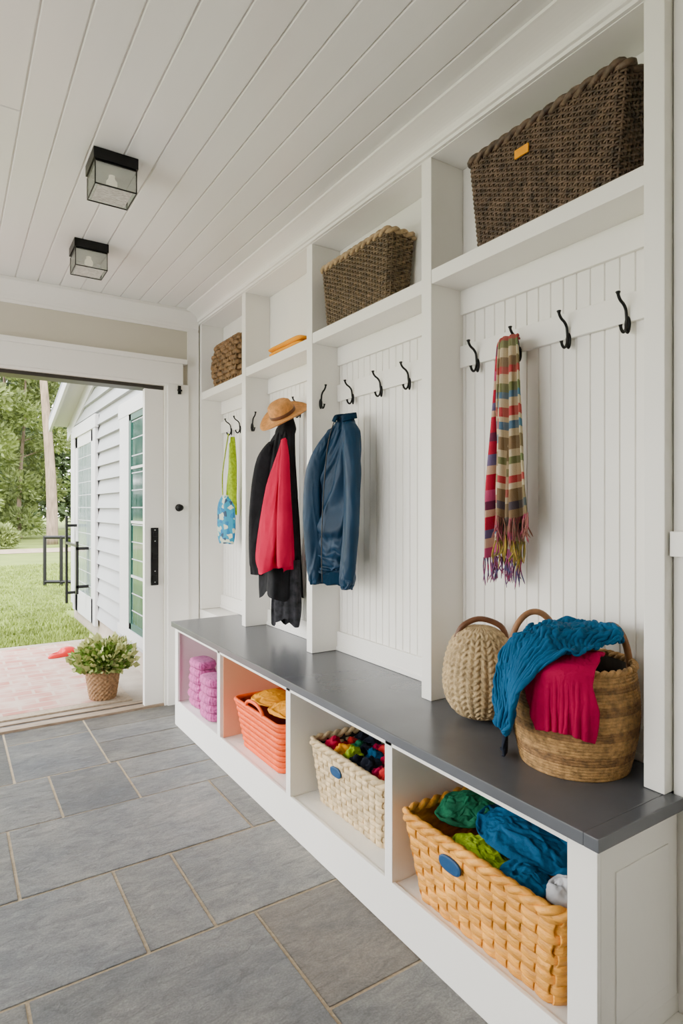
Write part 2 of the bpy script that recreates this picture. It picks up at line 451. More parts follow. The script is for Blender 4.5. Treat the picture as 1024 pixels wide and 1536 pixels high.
# ---------------------------------------------------------------- WALLS
boxes('wall_right',[(1.56,1.72,-1.7,4.0,0,ZC)],M['white'],label='white painted wall behind the built-in lockers',cat='wall',**ST)
boxes('wall_right_return',[(1.412,1.56,-1.7,.757,0,ZC)],M['white'],label='white painted wall section beside the bench end',cat='wall',**ST)
boxes('wall_far',[(1.15,1.56,3.85,4.0,0,ZC),(-2.3,1.15,3.85,4.0,2.04,ZC),(-2.3,-1.9,3.85,4.0,0,2.04)],M['greige'],bevel=0,label='greige painted wall around the wide exterior doorway',cat='wall',**ST)
boxes('wall_left',[(-2.4,-2.25,-1.7,3.85,0,.12),(-2.4,-2.25,-1.7,3.85,2.45,ZC),(-2.4,-2.25,-1.7,.70,.12,2.45),(-2.4,-2.25,3.75,3.85,.12,2.45)],M['white'],bevel=0,label='unseen white wall with a wide opening added for skylight',cat='wall',**ST)  # out-of-view wall; its opening is made up to let sky light in
boxes('wall_rear',[(-2.4,1.72,-1.85,-1.7,0,ZC)],M['white'],bevel=0,label='white wall behind the mudroom walkway',cat='wall',**ST)
def crown(name,prof,along,a0,a1,label):
    V=[];n=len(prof)
    for a in (a0,a1):
        for o,z in prof: V.append((o,a,z) if along=='y' else (a,o,z))
    F=[(i,(i+1)%n,n+(i+1)%n,n+i) for i in range(n)]+[tuple(range(n)),tuple(range(n,2*n))]
    mk(name,V,F,M['trimw'],label=label,cat='crown moulding',**ST)
def cprof(o0,z0,o1,z1,sgn):
    P=[(o0,z0)]
    P.append((o0+(o1-o0)*.10,z0)); P.append((o0+(o1-o0)*.12,z0+(z1-z0)*.14)); P.append((o0+(o1-o0)*.20,z0+(z1-z0)*.16))
    for i in range(9):
        t=i/8; P.append((o0+(o1-o0)*(.22+.66*(t**1.8)),z0+(z1-z0)*(.20+.62*(t**.75))))
    P.append((o0+(o1-o0)*.93,z0+(z1-z0)*.84)); P.append((o1,z0+(z1-z0)*.86)); P.append((o1,z1)); P.append((o0,z1))
    return P
crown('trim_1',cprof(1.38,2.462,1.265,ZC-.001,1),'y',.3,3.848,'white crown moulding running above the built-in lockers')
crown('trim_2',cprof(3.85,2.41,3.76,ZC-.001,1),'x',-2.2,1.37,'white crown moulding above the doorway')
crown('trim_10',cprof(1.41,2.43,1.33,ZC-.001,1),'y',-1.69,.3,'white crown moulding near the open side')
boxes('trim_3',[(-1.95,1.262,3.815,3.85,2.055,2.185),(-1.97,1.285,3.80,3.85,2.185,2.215),(-1.95,1.262,3.825,3.85,2.04,2.055)],M['trimw'],label='wide white header casing above the doorway',cat='door casing',**ST)
boxes('trim_4',[(1.166,1.30,3.822,3.85,.0,2.055)],M['trimw'],label='white vertical door casing beside the lockers',cat='door casing',**ST)
boxes('trim_5',[(1.30,1.375,3.838,3.85,0,2.41)],M['trimw'],bevel=.001,label='narrow white filler strip beside the locker end',cat='trim',**ST)
boxes('trim_11',[(1.38,1.56,3.505,3.838,0,.597)],M['white'],label='white filler cabinet between the bench end and the wall',cat='trim',**ST)
boxes('trim_6',[(-1.9,1.15,3.86,3.98,2.018,2.04)],M['track'],label='dark metal sliding door track',cat='door track',**ST)
M['wood']=mat('weathered_wood_sill',(.26,.19,.13),.7,var=.35,scale=12,stretch=(1,10,4),bump=.3,bscale=30)
boxes('trim_7',[(-1.9,1.15,3.85,3.92,-.02,.012),(-1.9,1.15,3.955,4.0,-.02,.012)],M['wood'],label='weathered wooden door threshold',cat='threshold',**ST)
boxes('trim_8',[(-1.9,1.15,3.92,3.955,-.02,.006)],M['track'],bevel=.001,label='dark metal floor track in the threshold',cat='threshold',**ST)
boxes('trim_9',[(1.392,1.412,-1.68,.755,1.148,1.206)],M['trimw'],label='white chair rail on the wall',cat='chair rail',**ST)
boxes('baseboard_right',[(1.395,1.412,-1.68,.70,0,.14)],M['trimw'],label='white baseboard along the wall',cat='baseboard',**ST)
d=thing('door_1',(1.09,3.88,.012),'white sliding exterior door edge with black pull plate','door',kind='structure')
boxes('panel',[(1.03,1.15,3.862,3.905,.012,2.015)],M['trimw'],parent=d)
boxes('door_stop',[(1.15,1.166,3.84,3.85,0,2.04)],M['trimw'],bevel=.001,parent=d)
boxes('pull_plate',[(1.068,1.115,3.852,3.862,.77,1.135),(1.078,1.105,3.842,3.853,.80,.83),(1.078,1.105,3.842,3.853,.94,.97),(1.078,1.105,3.842,3.853,1.08,1.105)],M['black'],parent=d,label='black metal pull plate')
steel=mat('steel',(.6,.6,.6),.3,metal=1)
for z in (.79,.86,1.05,1.12):
    V,F=lathe_g([(.003,-.001),(.004,.004),(.001,.006)],(1.092,3.852,z),10,Matrix.Rotation(math.pi/2,3,'X'))
    mk('screw',V,F,steel,parent=d,smooth=True)
V,F=lathe_g([(.0,0),(.024,0),(.024,.005),(.012,.01),(.012,.02),(.02,.028),(.02,.036),(.012,.042),(.0,.043)],(1.236,3.822,1.262),20,Matrix.Rotation(math.pi/2,3,'X'))
mk('knob',V,F,M['black'],smooth=True,label='small round black knob',parent=d)
boxes('catch',[(1.228,1.247,3.808,3.822,1.99,2.045),(1.222,1.253,3.804,3.812,2.008,2.02)],M['black'],label='small black catch',parent=d)
# ---------------------------------------------------------------- LOCKERS
XF,XB=1.38,1.53
ZT=2.46; ZB=.598
lk=thing('built_in_locker',(1.46,2.3,ZB),'white four-bay built-in mudroom lockers with beadboard backs','locker')
P=[(.76,.81),(1.563,1.613),(2.37,2.42),(3.105,3.155),(3.805,3.836)]
for i,(a,b) in enumerate(P):
    boxes('divider',[(XF,XB,a,b,ZB+.001,ZT)],M['white'],parent=lk)
boxes('header',[(XF,XB,.31,3.836,ZT,ZC-.002)],M['trimw'],parent=lk,bevel=.002)
shz=[2.075,2.055,2.04,2.015]
for i in range(4):
    y0,y1=P[i][1],P[i+1][0]
    z=shz[i]
    boxes('shelf',[(XF+.002,XB,y0,y1,z-.048,z)],M['white'],parent=lk)
    V=[];F=[]
    zlo=ZB+.001
    pts=[(XB+.0,y0)]
    sp=.045; y=y0+.02
    while y<y1-.01:
        pts+= [(XB,y-.003),(XB+.004,y-.001),(XB+.004,y+.001),(XB,y+.003)]; y+=sp
    pts.append((XB,y1))
    n=len(pts)
    for zz in (zlo,z-.048):
        for x,yy in pts: V.append((x,yy,zz))
    F=[(k,k+1,n+k+1,n+k) for k in range(n-1)]
    V+= [(XB+.02,y0,zlo),(XB+.02,y1,zlo),(XB+.02,y0,z),(XB+.02,y1,z)]
    F.append((2*n,2*n+1,2*n+3,2*n+2))
    mk('beadboard_panel',V,F,M['white'],parent=lk)
    boxes('cubby_back',[(XB,XB+.02,y0,y1,z,ZT)],M['white'],parent=lk,bevel=.001)
    boxes('top_rail',[(XB-.014,XB,y0,y1,z-.048-.085,z-.048)],M['white'],parent=lk)
    boxes('base_rail',[(XB-.016,XB,y0,y1,ZB+.001,ZB+.088),(XB-.022,XB,y0,y1,ZB+.001,ZB+.02)],M['white'],parent=lk)
def hook_geo():
    g=[]
    def p(o,z): return Vector((-o,0,z))
    V=[];F=[];n=20
    for x,s in ((0,1),(-.003,1),(-.005,.75)):
        for j in range(n):
            a=2*math.pi*j/n; V.append(Vector((x,.009*s*math.cos(a),-.028+.024*s*math.sin(a))))
    for i in range(2):
        for j in range(n): F.append((i*n+j,i*n+(j+1)%n,(i+1)*n+(j+1)%n,(i+1)*n+j))
    F.append(tuple(range(n))); F.append(tuple(2*n+j for j in range(n))); g.append((V,F))
    g.append(tube_g(cat_path([p(.004,-.018),p(.010,-.040),p(.020,-.050),p(.030,-.044),p(.034,-.032)],16),[.0042]*14+[.005,.006],8))
    g.append(tube_g(cat_path([p(.004,-.030),p(.007,-.005),p(.010,.012),p(.020,.024),p(.034,.032),p(.043,.043),p(.045,.054)],24),[.0042]*21+[.0055,.0072,.005],8))
    return join(g)
hv,hf=hook_geo()
hmesh=bpy.data.meshes.new('coat_hook'); hmesh.from_pydata(hv,[],hf); hmesh.materials.append(M['black']); hmesh.polygons.foreach_set('use_smooth',[True]*len(hmesh.polygons))
def hook(parent,loc,rz=0):
    o=bpy.data.objects.new('coat_hook',hmesh); coll.objects.link(o); o.parent=parent; o.location=Vector(loc)-POS[parent.name]; o.rotation_euler=(0,0,rz)
    return o
hy=[[1.476,1.295,1.115,.932],[2.235,2.024,1.84],[2.95,2.72,2.51],[3.62,3.48,3.3]]
for i in range(4):
    y0,y1=P[i][1],P[i+1][0]
    r=boxes('hook_rail',[(XB-.016,XB,y0,y1,1.755,1.832)],M['white'],parent=lk)
    for y in hy[i]:
        hook(r,(XB-.016,y,1.775))
dv=[o for o in lk.children if o.name.startswith('divider')]
hook(dv[2],(1.425,2.37,1.765),math.pi/2); hook(dv[3],(1.42,3.105,1.74),math.pi/2)
# ---------------------------------------------------------------- BENCH
bn=thing('storage_bench',(1.3,2.1,0),'white cubby storage bench with a dark grey top','bench')
BX=1.115
boxes('bench_top',[(1.085,XB+.02,.765,3.50,.569,ZB),(1.085,1.408,.73,.765,.569,ZB)],M['slab'],parent=bn,bevel=.003,label='dark grey painted bench top')
boxes('base',[(BX,1.5,.745,3.48,0,.14)],M['white'],parent=bn)
boxes('back_panel',[(1.5,1.53,.765,3.48,0,.569)],M['white'],parent=bn)
boxes('end_panel',[(BX,1.405,.745,.775,.14,.569),(BX+.05,1.365,.742,.746,.18,.50)],M['white'],parent=bn,bevel=.002)
boxes('end_panel',[(BX,1.5,3.45,3.48,.14,.569)],M['white'],parent=bn,bevel=.002)
boxes('plinth',[(BX,1.408,.725,.745,0,.10)],M['white'],parent=bn,bevel=.003)
boxes('face_frame',[(BX-.012,BX,.745,.816,.0,.569),(BX-.012,BX,3.43,3.48,.0,.569),(BX-.012,BX,.816,3.43,.548,.569),(BX-.012,BX,.816,3.43,0,.145)],M['white'],parent=bn,bevel=.002)
for y in (1.441,2.08,2.803):
    boxes('divider',[(BX-.012,1.5,y-.018,y+.018,.14,.569)],M['white'],parent=bn)
M['peach']=mat('peach_bounce_tint',(.86,.42,.25),.5,var=.03,scale=3)  # bounce light from the orange basket, put into the colour
M['blush']=mat('blush_bounce_tint',(.82,.60,.64),.5,var=.03,scale=3)  # pink bounce light from the blankets, put into the colour
boxes('bounce_panel',[(BX+.004,1.499,2.779,2.784,.141,.547),(1.494,1.499,2.10,2.779,.141,.547)],M['peach'],parent=bn,bevel=.0008,label='added peach panels imitating light bounced off the orange basket')  # thin added panels that carry the painted orange bounce
boxes('bounce_panel',[(BX+.004,1.499,3.444,3.449,.141,.547),(1.494,1.499,2.823,3.444,.141,.547)],M['blush'],parent=bn,bevel=.0008,label='added blush pink panels imitating light bounced off the knit blankets')  # same added panels for the painted pink bounce
# ---------------------------------------------------------------- TOP BASKETS
def tag(parent,x,y,z,w,h,m,label=None):
    V,F=[],[]
    n=28
    for xx,s in ((x,1),(x-.005,1),(x-.007,.85)):
        for j in range(n):
            a=2*math.pi*j/n; ca,sa=math.cos(a),math.sin(a)
            V.append((xx,y+math.copysign(abs(ca)**.8,ca)*w/2*s,z+math.copysign(abs(sa)**.8,sa)*h/2*s))
    for i in range(2):
        for j in range(n): F.append((i*n+j,i*n+(j+1)%n,(i+1)*n+(j+1)%n,(i+1)*n+j))
    F.append(tuple(range(n)));F.append(tuple(2*n+j for j in range(n)))
    mk('tag',V,F,m,parent=parent,label=label)
T,W=basket('wicker_basket',(1.454,1.13,2.075),(.060,.245),(.069,.272),.285,38,70,.0032,.0021,M['wickdk'],'dark brown rectangular wicker basket with a yellow tag',group='wicker baskets on the locker shelves',rc=.02,rimr=.012,stake_r=.0036,vfac=.48,jit=.4)
boxes('tag',[(1.379,1.384,1.15,1.20,2.275,2.30)],M['yellow'],parent=T,bevel=.002,label='small yellow tag')
tube('handle',[(1.50,.875,2.36),(1.46,.870,2.372),(1.41,.875,2.36)],.004,M['wickdk'],parent=T)
T,W=basket('wicker_basket',(1.456,2.06,2.055),(.060,.228),(.070,.252),.262,30,60,.0032,.0023,M['wickol'],'brown woven basket with a straw-coloured rim',group='wicker baskets on the locker shelves',rc=.02,rim=M['rimtan'],rimr=.012,vfac=.48,jit=.4,stake_r=.0034)
T,W=basket('wicker_basket',(1.455,3.48,2.015),(.048,.205),(.046,.210),.265,9,20,.011,.0062,M['wicktan'],'chunky dark honey-brown woven basket with rounded sides',group='wicker baskets on the locker shelves',rc=.055,rimr=.011,bulge=.026,stake_r=.008,vfac=.52,jit=.6)
def folded(name,c,sx,sy,layers,th,m,label,cat,seed=0,**k):
    V=[];F=[]
    for l in range(layers):
        z0=c[2]+l*th
        nu,nv=10,14
        base=len(V)
        for s in (0,1):
            for j in range(nv+1):
                for i in range(nu+1):
                    u=i/nu*2-1;v=j/nv*2-1
                    e=1-.12*abs(u)**6; e2=1-.08*abs(v)**6
                    edge=max(abs(u),abs(v))**8
                    q=noise.noise(Vector((u*1.3+seed,v*1.3+l,seed*2)))*.012
                    zz=z0+th/2+(th*.48*(1-edge*.75))*(1 if s else -1)+(q if l or s else max(q,0)*.2)*(.5)
                    V.append((c[0]+u*sx*e2+q,c[1]+v*sy*e+q,max(c[2],zz)))
        w=nu+1; top=(nv+1)*w
        for j in range(nv):
            for i in range(nu):
                a=base+j*w+i; F.append((a,a+w,a+w+1,a+1)); a+=top; F.append((a,a+1,a+w+1,a+w))
        def lnk(a,b): F.append((base+a,base+b,base+b+top,base+a+top))
        for i in range(nu): lnk(i,i+1); lnk(nv*w+i+1,nv*w+i)
        for j in range(nv): lnk((j+1)*w,j*w); lnk(j*w+nu,(j+1)*w+nu)
    return mk(name,V,F,m,smooth=True,label=label,cat=cat,sub=1,**k)
folded('folded_cloth',(1.44,2.68,2.04),.055,.18,2,.026,M['yellow'],'mustard yellow folded cloth lying on the shelf','cloth',1)
# ---------------------------------------------------------------- BENCH CUBBY BASKETS
SIM1=[]
def cover(name,c,rad,m,label,seed,shrink=-.13,n=44,ext=1.02,rotz=0,cat='clothing',amp=.12,bend=.14):
    cv,cf=blob_g(c,rad,amp,2.4,seed,4,rotz); cd_=collider('proxy',cv,cf)
    cr,sr=math.cos(rotz),math.sin(rotz)
    def fn(u,v):
        a=(u*2-1);b=(v*2-1)
        x=a*math.sqrt(1-b*b/2)*rad[0]*ext; y=b*math.sqrt(1-a*a/2)*rad[1]*ext
        r2=min(1,(x/(rad[0]*ext))**2+(y/(rad[1]*ext))**2)
        zz=c[2]+rad[2]*(1.22*math.sqrt(max(0,1-r2*.9)))+.012+.004*noise.noise(Vector((u*6,v*6,seed)))
        return Vector((c[0]+x*cr-y*sr,c[1]+x*sr+y*cr,zz))
    o=grid(name,fn,n,n,m,solid=0,label=label,cat=cat)
    nn=n+1
    edge=[i for i in range(nn)]+[n*nn+i for i in range(nn)]+[j*nn for j in range(nn)]+[j*nn+n for j in range(nn)]
    SIM1.append(dict(o=o,shrink=shrink,bend=bend,ten=10,solid=.004,pins=sorted(set(edge)),air=2,cols=[cd_]))
    return o
GB='baskets in the bench cubbies'
T,W=basket('rattan_basket',(1.275,1.105,.14),(.145,.245),(.180,.278),.235,9,36,.0042,.0032,M['gold'],'golden plaited rattan basket full of folded clothes',group=GB,rc=.035,rimr=.013,inm=M['gold'],vfac=.48,plait=True)
tag(T,1.100,1.17,.325,.08,.04,M['tagblue'],label='dark blue oval cloth tag')
cover('folded_clothes',(1.29,1.285,.325),(.11,.085,.075),M['greencloth'],'emerald green crumpled cloth in the golden basket',1)
cover('folded_clothes',(1.315,1.07,.330),(.13,.175,.085),M['bluecloth'],'deep blue folded cloth in the golden basket',2,shrink=-.09,n=50)
cover('folded_clothes',(1.175,1.14,.320),(.045,.09,.045),M['lime'],'lime green knit cloth in the golden basket',3,n=30)
cover('folded_clothes',(1.175,.985,.320),(.048,.07,.055),M['bluecloth'],'teal rolled cloth in the golden basket',4,n=30,shrink=-.08)
cover('folded_clothes',(1.215,.895,.320),(.06,.042,.06),M['lgrey'],'pale grey cloth in the golden basket',5,n=26,shrink=-.08)
T,W=basket('rattan_basket',(1.305,1.785,.14),(.12,.215),(.145,.245),.225,11,38,.004,.0035,M['cream'],'cream woven rattan basket filled with bright toys',group=GB,rc=.03,rimr=.012,inm=M['wickin'],vfac=.46,plait=True)
tag(T,1.166,1.83,.31,.07,.034,M['tagblue'],label='dark blue oval cloth tag')
cols=[M['red'],M['lime'],M['darkcloth'],M['magenta'],M['yellow'],M['greencloth'],M['darkcloth'],M['pinkred'],M['red'],M['darkcloth'],M['bluecloth']]
cn=['red','lime green','black','crimson','yellow','emerald','black','raspberry','red','black','blue']
rn=random.Random(5); k=0
for iy in range(7):
    for ix in range(3):
        y=1.61+iy*.058+rn.uniform(-.01,.01); x=1.235+ix*.066+rn.uniform(-.01,.01)
        blob('soft_toy',(x,y,.332+rn.uniform(-.006,.02)),(.036,.031,.035),cols[k%11],.4,3.2,k+10,sub=4,label=cn[k%11]+' small plush toy in the cream basket',cat='toy',group='soft toys in the cream basket'); k+=1
T,W=basket('rope_basket',(1.28,2.455,.14),(.12,.20),(.15,.245),.215,8,90,0,.006,M['orange'],'bright orange slatted basket with open handles',group=GB,rc=.035,rimr=.010,inm=M['orangein'],twist=0,vfac=.46)
tube('handle',[(1.136,2.54,.352),(1.132,2.535,.375),(1.131,2.50,.392),(1.131,2.455,.396),(1.131,2.41,.392),(1.132,2.375,.375),(1.136,2.37,.352)],.008,M['orange'],parent=T)
tube('handle',[(1.25,2.217,.352),(1.255,2.213,.375),(1.28,2.211,.39),(1.32,2.211,.39),(1.345,2.213,.375),(1.35,2.217,.352)],.008,M['orange'],parent=T)
cover('folded_clothes',(1.28,2.56,.325),(.10,.11,.06),M['yellow'],'mustard yellow cloth in the orange basket',21,n=36,shrink=-.03,bend=.4,amp=.06)
cover('folded_clothes',(1.26,2.36,.330),(.09,.11,.06),M['yellow'],'golden yellow scarf in the orange basket',22,n=36,shrink=-.03,bend=.4,amp=.06)
def bundle(c,sx,sy,h,seed,gi):
    V=[];F=[];nu,nv=84,20
    for j in range(nv+1):
        t=j/nv; s=math.sin(math.pi*min(max(t,.0),1))**.22 if 0<t<1 else .02
        for i in range(nu):
            a=2*math.pi*i/nu
            r=1+.04*math.cos(21*a+math.pi*t*4)*math.cos(t*math.pi*4)+.05*noise.noise(Vector((math.cos(a),math.sin(a),seed*2.7)))
            ca,sa=math.cos(a),math.sin(a)
            ex=math.copysign(abs(ca)**.6,ca);ey=math.copysign(abs(sa)**.6,sa)
            V.append((c[0]+sx*ex*s*r,c[1]+sy*ey*s*r,c[2]+h*(1-math.cos(math.pi*t))/2))
    for j in range(nv):
        for i in range(nu): F.append((j*nu+i,j*nu+(i+1)%nu,(j+1)*nu+(i+1)%nu,(j+1)*nu+i))
    F.append(tuple(range(nu)));F.append(tuple(nv*nu+i for i in range(nu)))
    mk('knit_blanket',V,F,M['pink'],smooth=True,label='mauve pink chunky knit folded blanket in a stack',cat='blanket',group='pink knit blankets in the bench cubby')
for st,(yy,xx,nn) in enumerate([(3.08,1.185,5),(3.305,1.20,6)]):
    for i in range(nn): bundle((xx+rn.uniform(-.005,.005),yy+rn.uniform(-.006,.006),.141+i*.0435),.060,.094,.047,i+st*9,st)
# ---------------------------------------------------------------- BENCH TOP ITEMS
BC=(1.378,1.0)
T,W=basket('seagrass_basket',(BC[0],BC[1],ZB),(.136,.136),(.149,.149),.262,34,100,0,.0042,M['seagr'],'round striped seagrass basket with brown loop handles and clothes',rc=.2,inm=M['wickin'],rimr=.008,twist=1,stripe=lambda i:i in(5,6,7,13,14,15,21,22,23,28,29),vfac=.62,bulge=.017)
M['hand']=mat('tan_leather_handle',(.24,.11,.045),.55,var=.3,scale=30)
def arch(parent,c,dirv,w,h,r,m,z,out=(0,0)):
    pts=[]
    for i in range(13):
        a=math.pi*i/12; e=math.sin(a)
        pts.append((c[0]+dirv[0]*w*math.cos(a)+out[0]*e,c[1]+dirv[1]*w*math.cos(a)+out[1]*e,z+h*e))
    return tube('handle',pts,r,m,parent=parent,n=30,label='brown leather-wrapped loop handle')
arch(T,(BC[0]+.074,BC[1]-.058),(.80,-.60),.050,.135,.009,M['hand'],ZB+.220)
arch(T,(BC[0]+.005,BC[1]+.130),(.84,-.54),.072,.135,.009,M['hand'],ZB+.235)
def plane_sheet(name,c,phi,s0,s1,z0,hwf,m,label,n=(60,80),zf=None):
    D=Vector((math.cos(math.radians(phi)),math.sin(math.radians(phi)),0)); Q=Vector((-D.y,D.x,0)); C=Vector((c[0],c[1],0))
    def fn(u,v):
        s=s0+(s1-s0)*v; x=(u*2-1)*hwf(v,u*2-1)
        zz=z0+(zf(s,x) if zf else 0)+.004*noise.noise(Vector((u*5,v*6,phi)))
        return C+D*s+Q*x+Vector((0,0,zz))
    return grid(name,fn,n[0],n[1],m,solid=0,label=label,cat='clothing')
def jute_bag():
    c=Vector((1.405,1.36,ZB))
    T=thing('jute_bag',c,'round braided natural jute bag with brown handle','bag')
    V=[];F=[];nu,nv=192,110
    for j in range(nv+1):
        t=j/nv; an=math.pi*t
        rr=(math.sin(an)**.72 if 0<t<1 else 0)*(.120+.006*math.cos(an))
        z=.292*(1-math.cos(an))/2
        for i in range(nu):
            a=2*math.pi*i/nu; N=16
            f=(a/(2*math.pi)*N)%1; par=1 if f<.5 else -1; g=(f*2)%1
            d=abs(math.sin(math.pi*(z/.018+par*g*.9)))**.7*.008*min(1,math.sin(an)*2) - .005*(1-abs(math.sin(math.pi*g)))
            r=max(rr+d-.006+.006*noise.noise(Vector((math.cos(a)*1.2,math.sin(a)*1.2,z*7)))*math.sin(an),0.0005)
            V.append(c+Vector((r*math.cos(a)*.98,r*math.sin(a)*.98,z)))
    for j in range(nv):
        for i in range(nu): F.append((j*nu+i,j*nu+(i+1)%nu,(j+1)*nu+(i+1)%nu,(j+1)*nu+i))
    mk('body',V,F,M['jute'],parent=T,smooth=True)
    tube('handle',[c+Vector((-.06,.045,.248)),c+Vector((-.045,.03,.290)),c+Vector((0,0,.312)),c+Vector((.05,-.04,.290)),c+Vector((.062,-.055,.242))],.009,M['brownband'],parent=T,label='brown leather handle')
jute_bag()
# ---------------------------------------------------------------- HANGING CLOTHES
def frame(cx,cy,wx,wy,su=1.0):
    l=math.hypot(wx,wy); w=Vector((wx/l,wy/l,0)); n=Vector((wy/l,-wx/l,0))
    if n.x>0: n=-n
    o=Vector((cx,cy,0))
    return lambda u,nn,z: o+w*(u*su)+n*nn+Vector((0,0,z))
def lerp_prof(prof,x):
    t=x*(len(prof)-1);k=min(int(t),len(prof)-2);f=t-k
    p0=prof[max(k-1,0)];p1=prof[k];p2=prof[k+1];p3=prof[min(k+2,len(prof)-1)]
    return .5*((2*p1)+(-p0+p2)*f+(2*p0-5*p1+4*p2-p3)*f*f+(-p0+3*p1-3*p2+p3)*f**3)
SIMG=[]
def gbody(name,FR,prof,m,parent,folds=7,amp=.12,seed=0,nseg=84,nr=70,hemwave=.0,label=None,n0=0,cr=.0,zs=2.2,sim=None):
    prof=[Vector(p) for p in prof]
    def build(nseg,nr,sw,sd,folds_on,ext=0):
        V=[];F=[]
        for j in range(nr+1):
            q=lerp_prof(prof,j/nr); z,uc,hw,hd=q; hw=max(hw,.002)*sw;hd=max(hd,.002)*sd
            g=j/nr
            for i in range(nseg):
                a=2*math.pi*i/nseg; ca,sa=math.cos(a),math.sin(a)
                fo=0;ce=0
                if folds_on:
                    ph=1.3*noise.noise(Vector((ca*1.2+seed,sa*1.2,z*2.5)))
                    fo=amp*(.1+.9*g)*math.sin(folds*a+seed+ph*1.6) + amp*.5*noise.noise(Vector((ca*1.3+seed,sa*1.3,z*3.5)))
                    ce=cr*crease(Vector((ca*.9+seed*3,sa*.9+z*.8,z*zs)))
                V.append(FR(uc+hw*ca*(1+fo*.25)+ce*ca*.5,n0+hd*sa*(1+fo*1.6)+ce*(.3+abs(sa))*(1 if sa>=0 else -1),z-ext*g+(hemwave*g*math.sin(3*a+seed)+.005*g*math.sin(7*a) if folds_on else 0)))
        for j in range(nr):
            for i in range(nseg): F.append((j*nseg+i,j*nseg+(i+1)%nseg,(j+1)*nseg+(i+1)%nseg,(j+1)*nseg+i))
        return V,F
    V,F=build(nseg,nr,1,1,True)
    if not sim: F.append(tuple(range(nseg)));F.append(tuple(nr*nseg+i for i in range(nseg)))
    o=mk(name,V,F,m,parent=parent,smooth=True,label=label)
    if sim:
        cv,cf=build(32,20,.86,.60,False,.03); cf.append(tuple(range(32)));cf.append(tuple(20*32+i for i in range(32)))
        pins=[i for i in range(nseg*sim.get('top',3))]+([nr*nseg+i for i in range(nseg)] if sim.get('bot') else [])
        SIMG.append(dict(o=o,pins=pins,shrink=sim.get('shrink',-.1),bend=sim.get('bend',.1),ten=10,grav=sim.get('grav',.5),air=3,cols=[collider('proxy',cv,cf)]))
    return o
def sleeve(name,FR,pts,rad,m,parent,seed=0,n=80,seg=44,flat=.75,cr=.008,zs=4.5,sim=None):
    def build(n,seg,sc,cr):
        Pp=cat_path([(p[0],p[1],p[2]) for p in pts],n); V=[];F=[]
        for j,q in enumerate(Pp):
            g=j/(n-1); r=max(.002,lerp_prof([Vector((x,0,0)) for x in rad],g).x)*sc
            for i in range(seg):
                a=2*math.pi*i/seg; ca,sa=math.cos(a),math.sin(a)
                ce=cr*crease(Vector((ca*.5+seed*2.3,sa*.5,q[2]*zs+ca*.9))) if cr else 0
                rr=r*(1+.05*math.sin(3*a+g*3+seed))+ce
                V.append(FR(q[0]+rr*ca,q[1]+rr*flat*sa,q[2]+.25*rr*ca*(1-g)))
        for j in range(n-1):
            for i in range(seg): F.append((j*seg+i,j*seg+(i+1)%seg,(j+1)*seg+(i+1)%seg,(j+1)*seg+i))
        return V,F
    V,F=build(n,seg,1,cr)
    if not sim: F.append(tuple(range(seg)));F.append(tuple((n-1)*seg+i for i in range(seg)))
    o=mk(name,V,F,m,parent=parent,smooth=True)
    if sim:
        cv,cf=build(20,20,.66,0); cf.append(tuple(range(20)));cf.append(tuple(19*20+i for i in range(20)))
        pins=[i for i in range(seg*sim.get('top',3))]+([(n-1)*seg+i for i in range(seg)] if sim.get('bot') else [])
        SIMG.append(dict(o=o,pins=pins,shrink=sim.get('sshrink',sim.get('shrink',-.1)),bend=sim.get('sbend',sim.get('bend',.1)),ten=10,grav=sim.get('grav',.5),air=3,cols=[collider('proxy',cv,cf)]))
    return o
# navy jacket
FR=frame(1.412,2.195,.35,-.937,.93)
J=thing('navy_jacket',FR(0,0,.93),'navy blue zip bomber jacket hanging from a hook','jacket')
sj=dict(shrink=-.12,sshrink=-.17,bot=True,grav=.6,bend=.10,sbend=.10)
gbody('body',FR,[(1.655,.045,.025,.02),(1.640,.04,.045,.028),(1.605,.025,.072,.036),(1.53,.0,.098,.038),(1.43,-.02,.110,.040),(1.2,-.03,.108,.040),(1.05,-.035,.100,.040),(.975,-.038,.088,.036)],M['navy'],J,4,.16,1,cr=.010,sim=sj)
gbody('waistband',FR,[(.985,-.038,.088,.036),(.965,-.038,.091,.038),(.94,-.038,.090,.037),(.93,-.038,.085,.034)],M['navyrib'],J,24,.03,0,nr=10)
sleeve('sleeve',FR,[(.060,.018,1.635),(.098,.040,1.58),(.124,.062,1.47),(.135,.073,1.30),(.128,.073,1.14),(.110,.066,1.02),(.102,.062,.965)],[.020,.043,.043,.041,.039,.036,.029],M['navy'],J,2,cr=.008,sim=sj)
sleeve('sleeve',FR,[(-.010,.014,1.61),(-.068,.030,1.54),(-.120,.042,1.44),(-.140,.046,1.28),(-.138,.042,1.14),(-.128,.038,1.02),(-.120,.034,.97)],[.02,.035,.036,.035,.034,.032,.027],M['navy'],J,4,cr=.008,sim=sj)
sleeve('cuff',FR,[(.102,.062,.975),(.101,.062,.955),(.100,.062,.935)],[.027,.028,.025],M['navyrib'],J,2,n=12,cr=.001)
sleeve('cuff',FR,[(-.120,.034,.98),(-.119,.034,.96),(-.118,.034,.94)],[.026,.027,.024],M['navyrib'],J,2,n=12,cr=.001)
def collar_fn(u,v):
    a=math.radians(-250+320*u); R=.042+.016*v; h=1.648+.030*math.sin(math.pi*min(1,v*1.1)*.5)-.034*max(0,v-.45)/.55
    return FR(.043+R*math.cos(a)*1.05,R*.72*math.sin(a)*1.0+.014*v,h-.022*abs(u*2-1)**2)
grid('collar',collar_fn,48,16,M['navyrib'],solid=.006,parent=J)
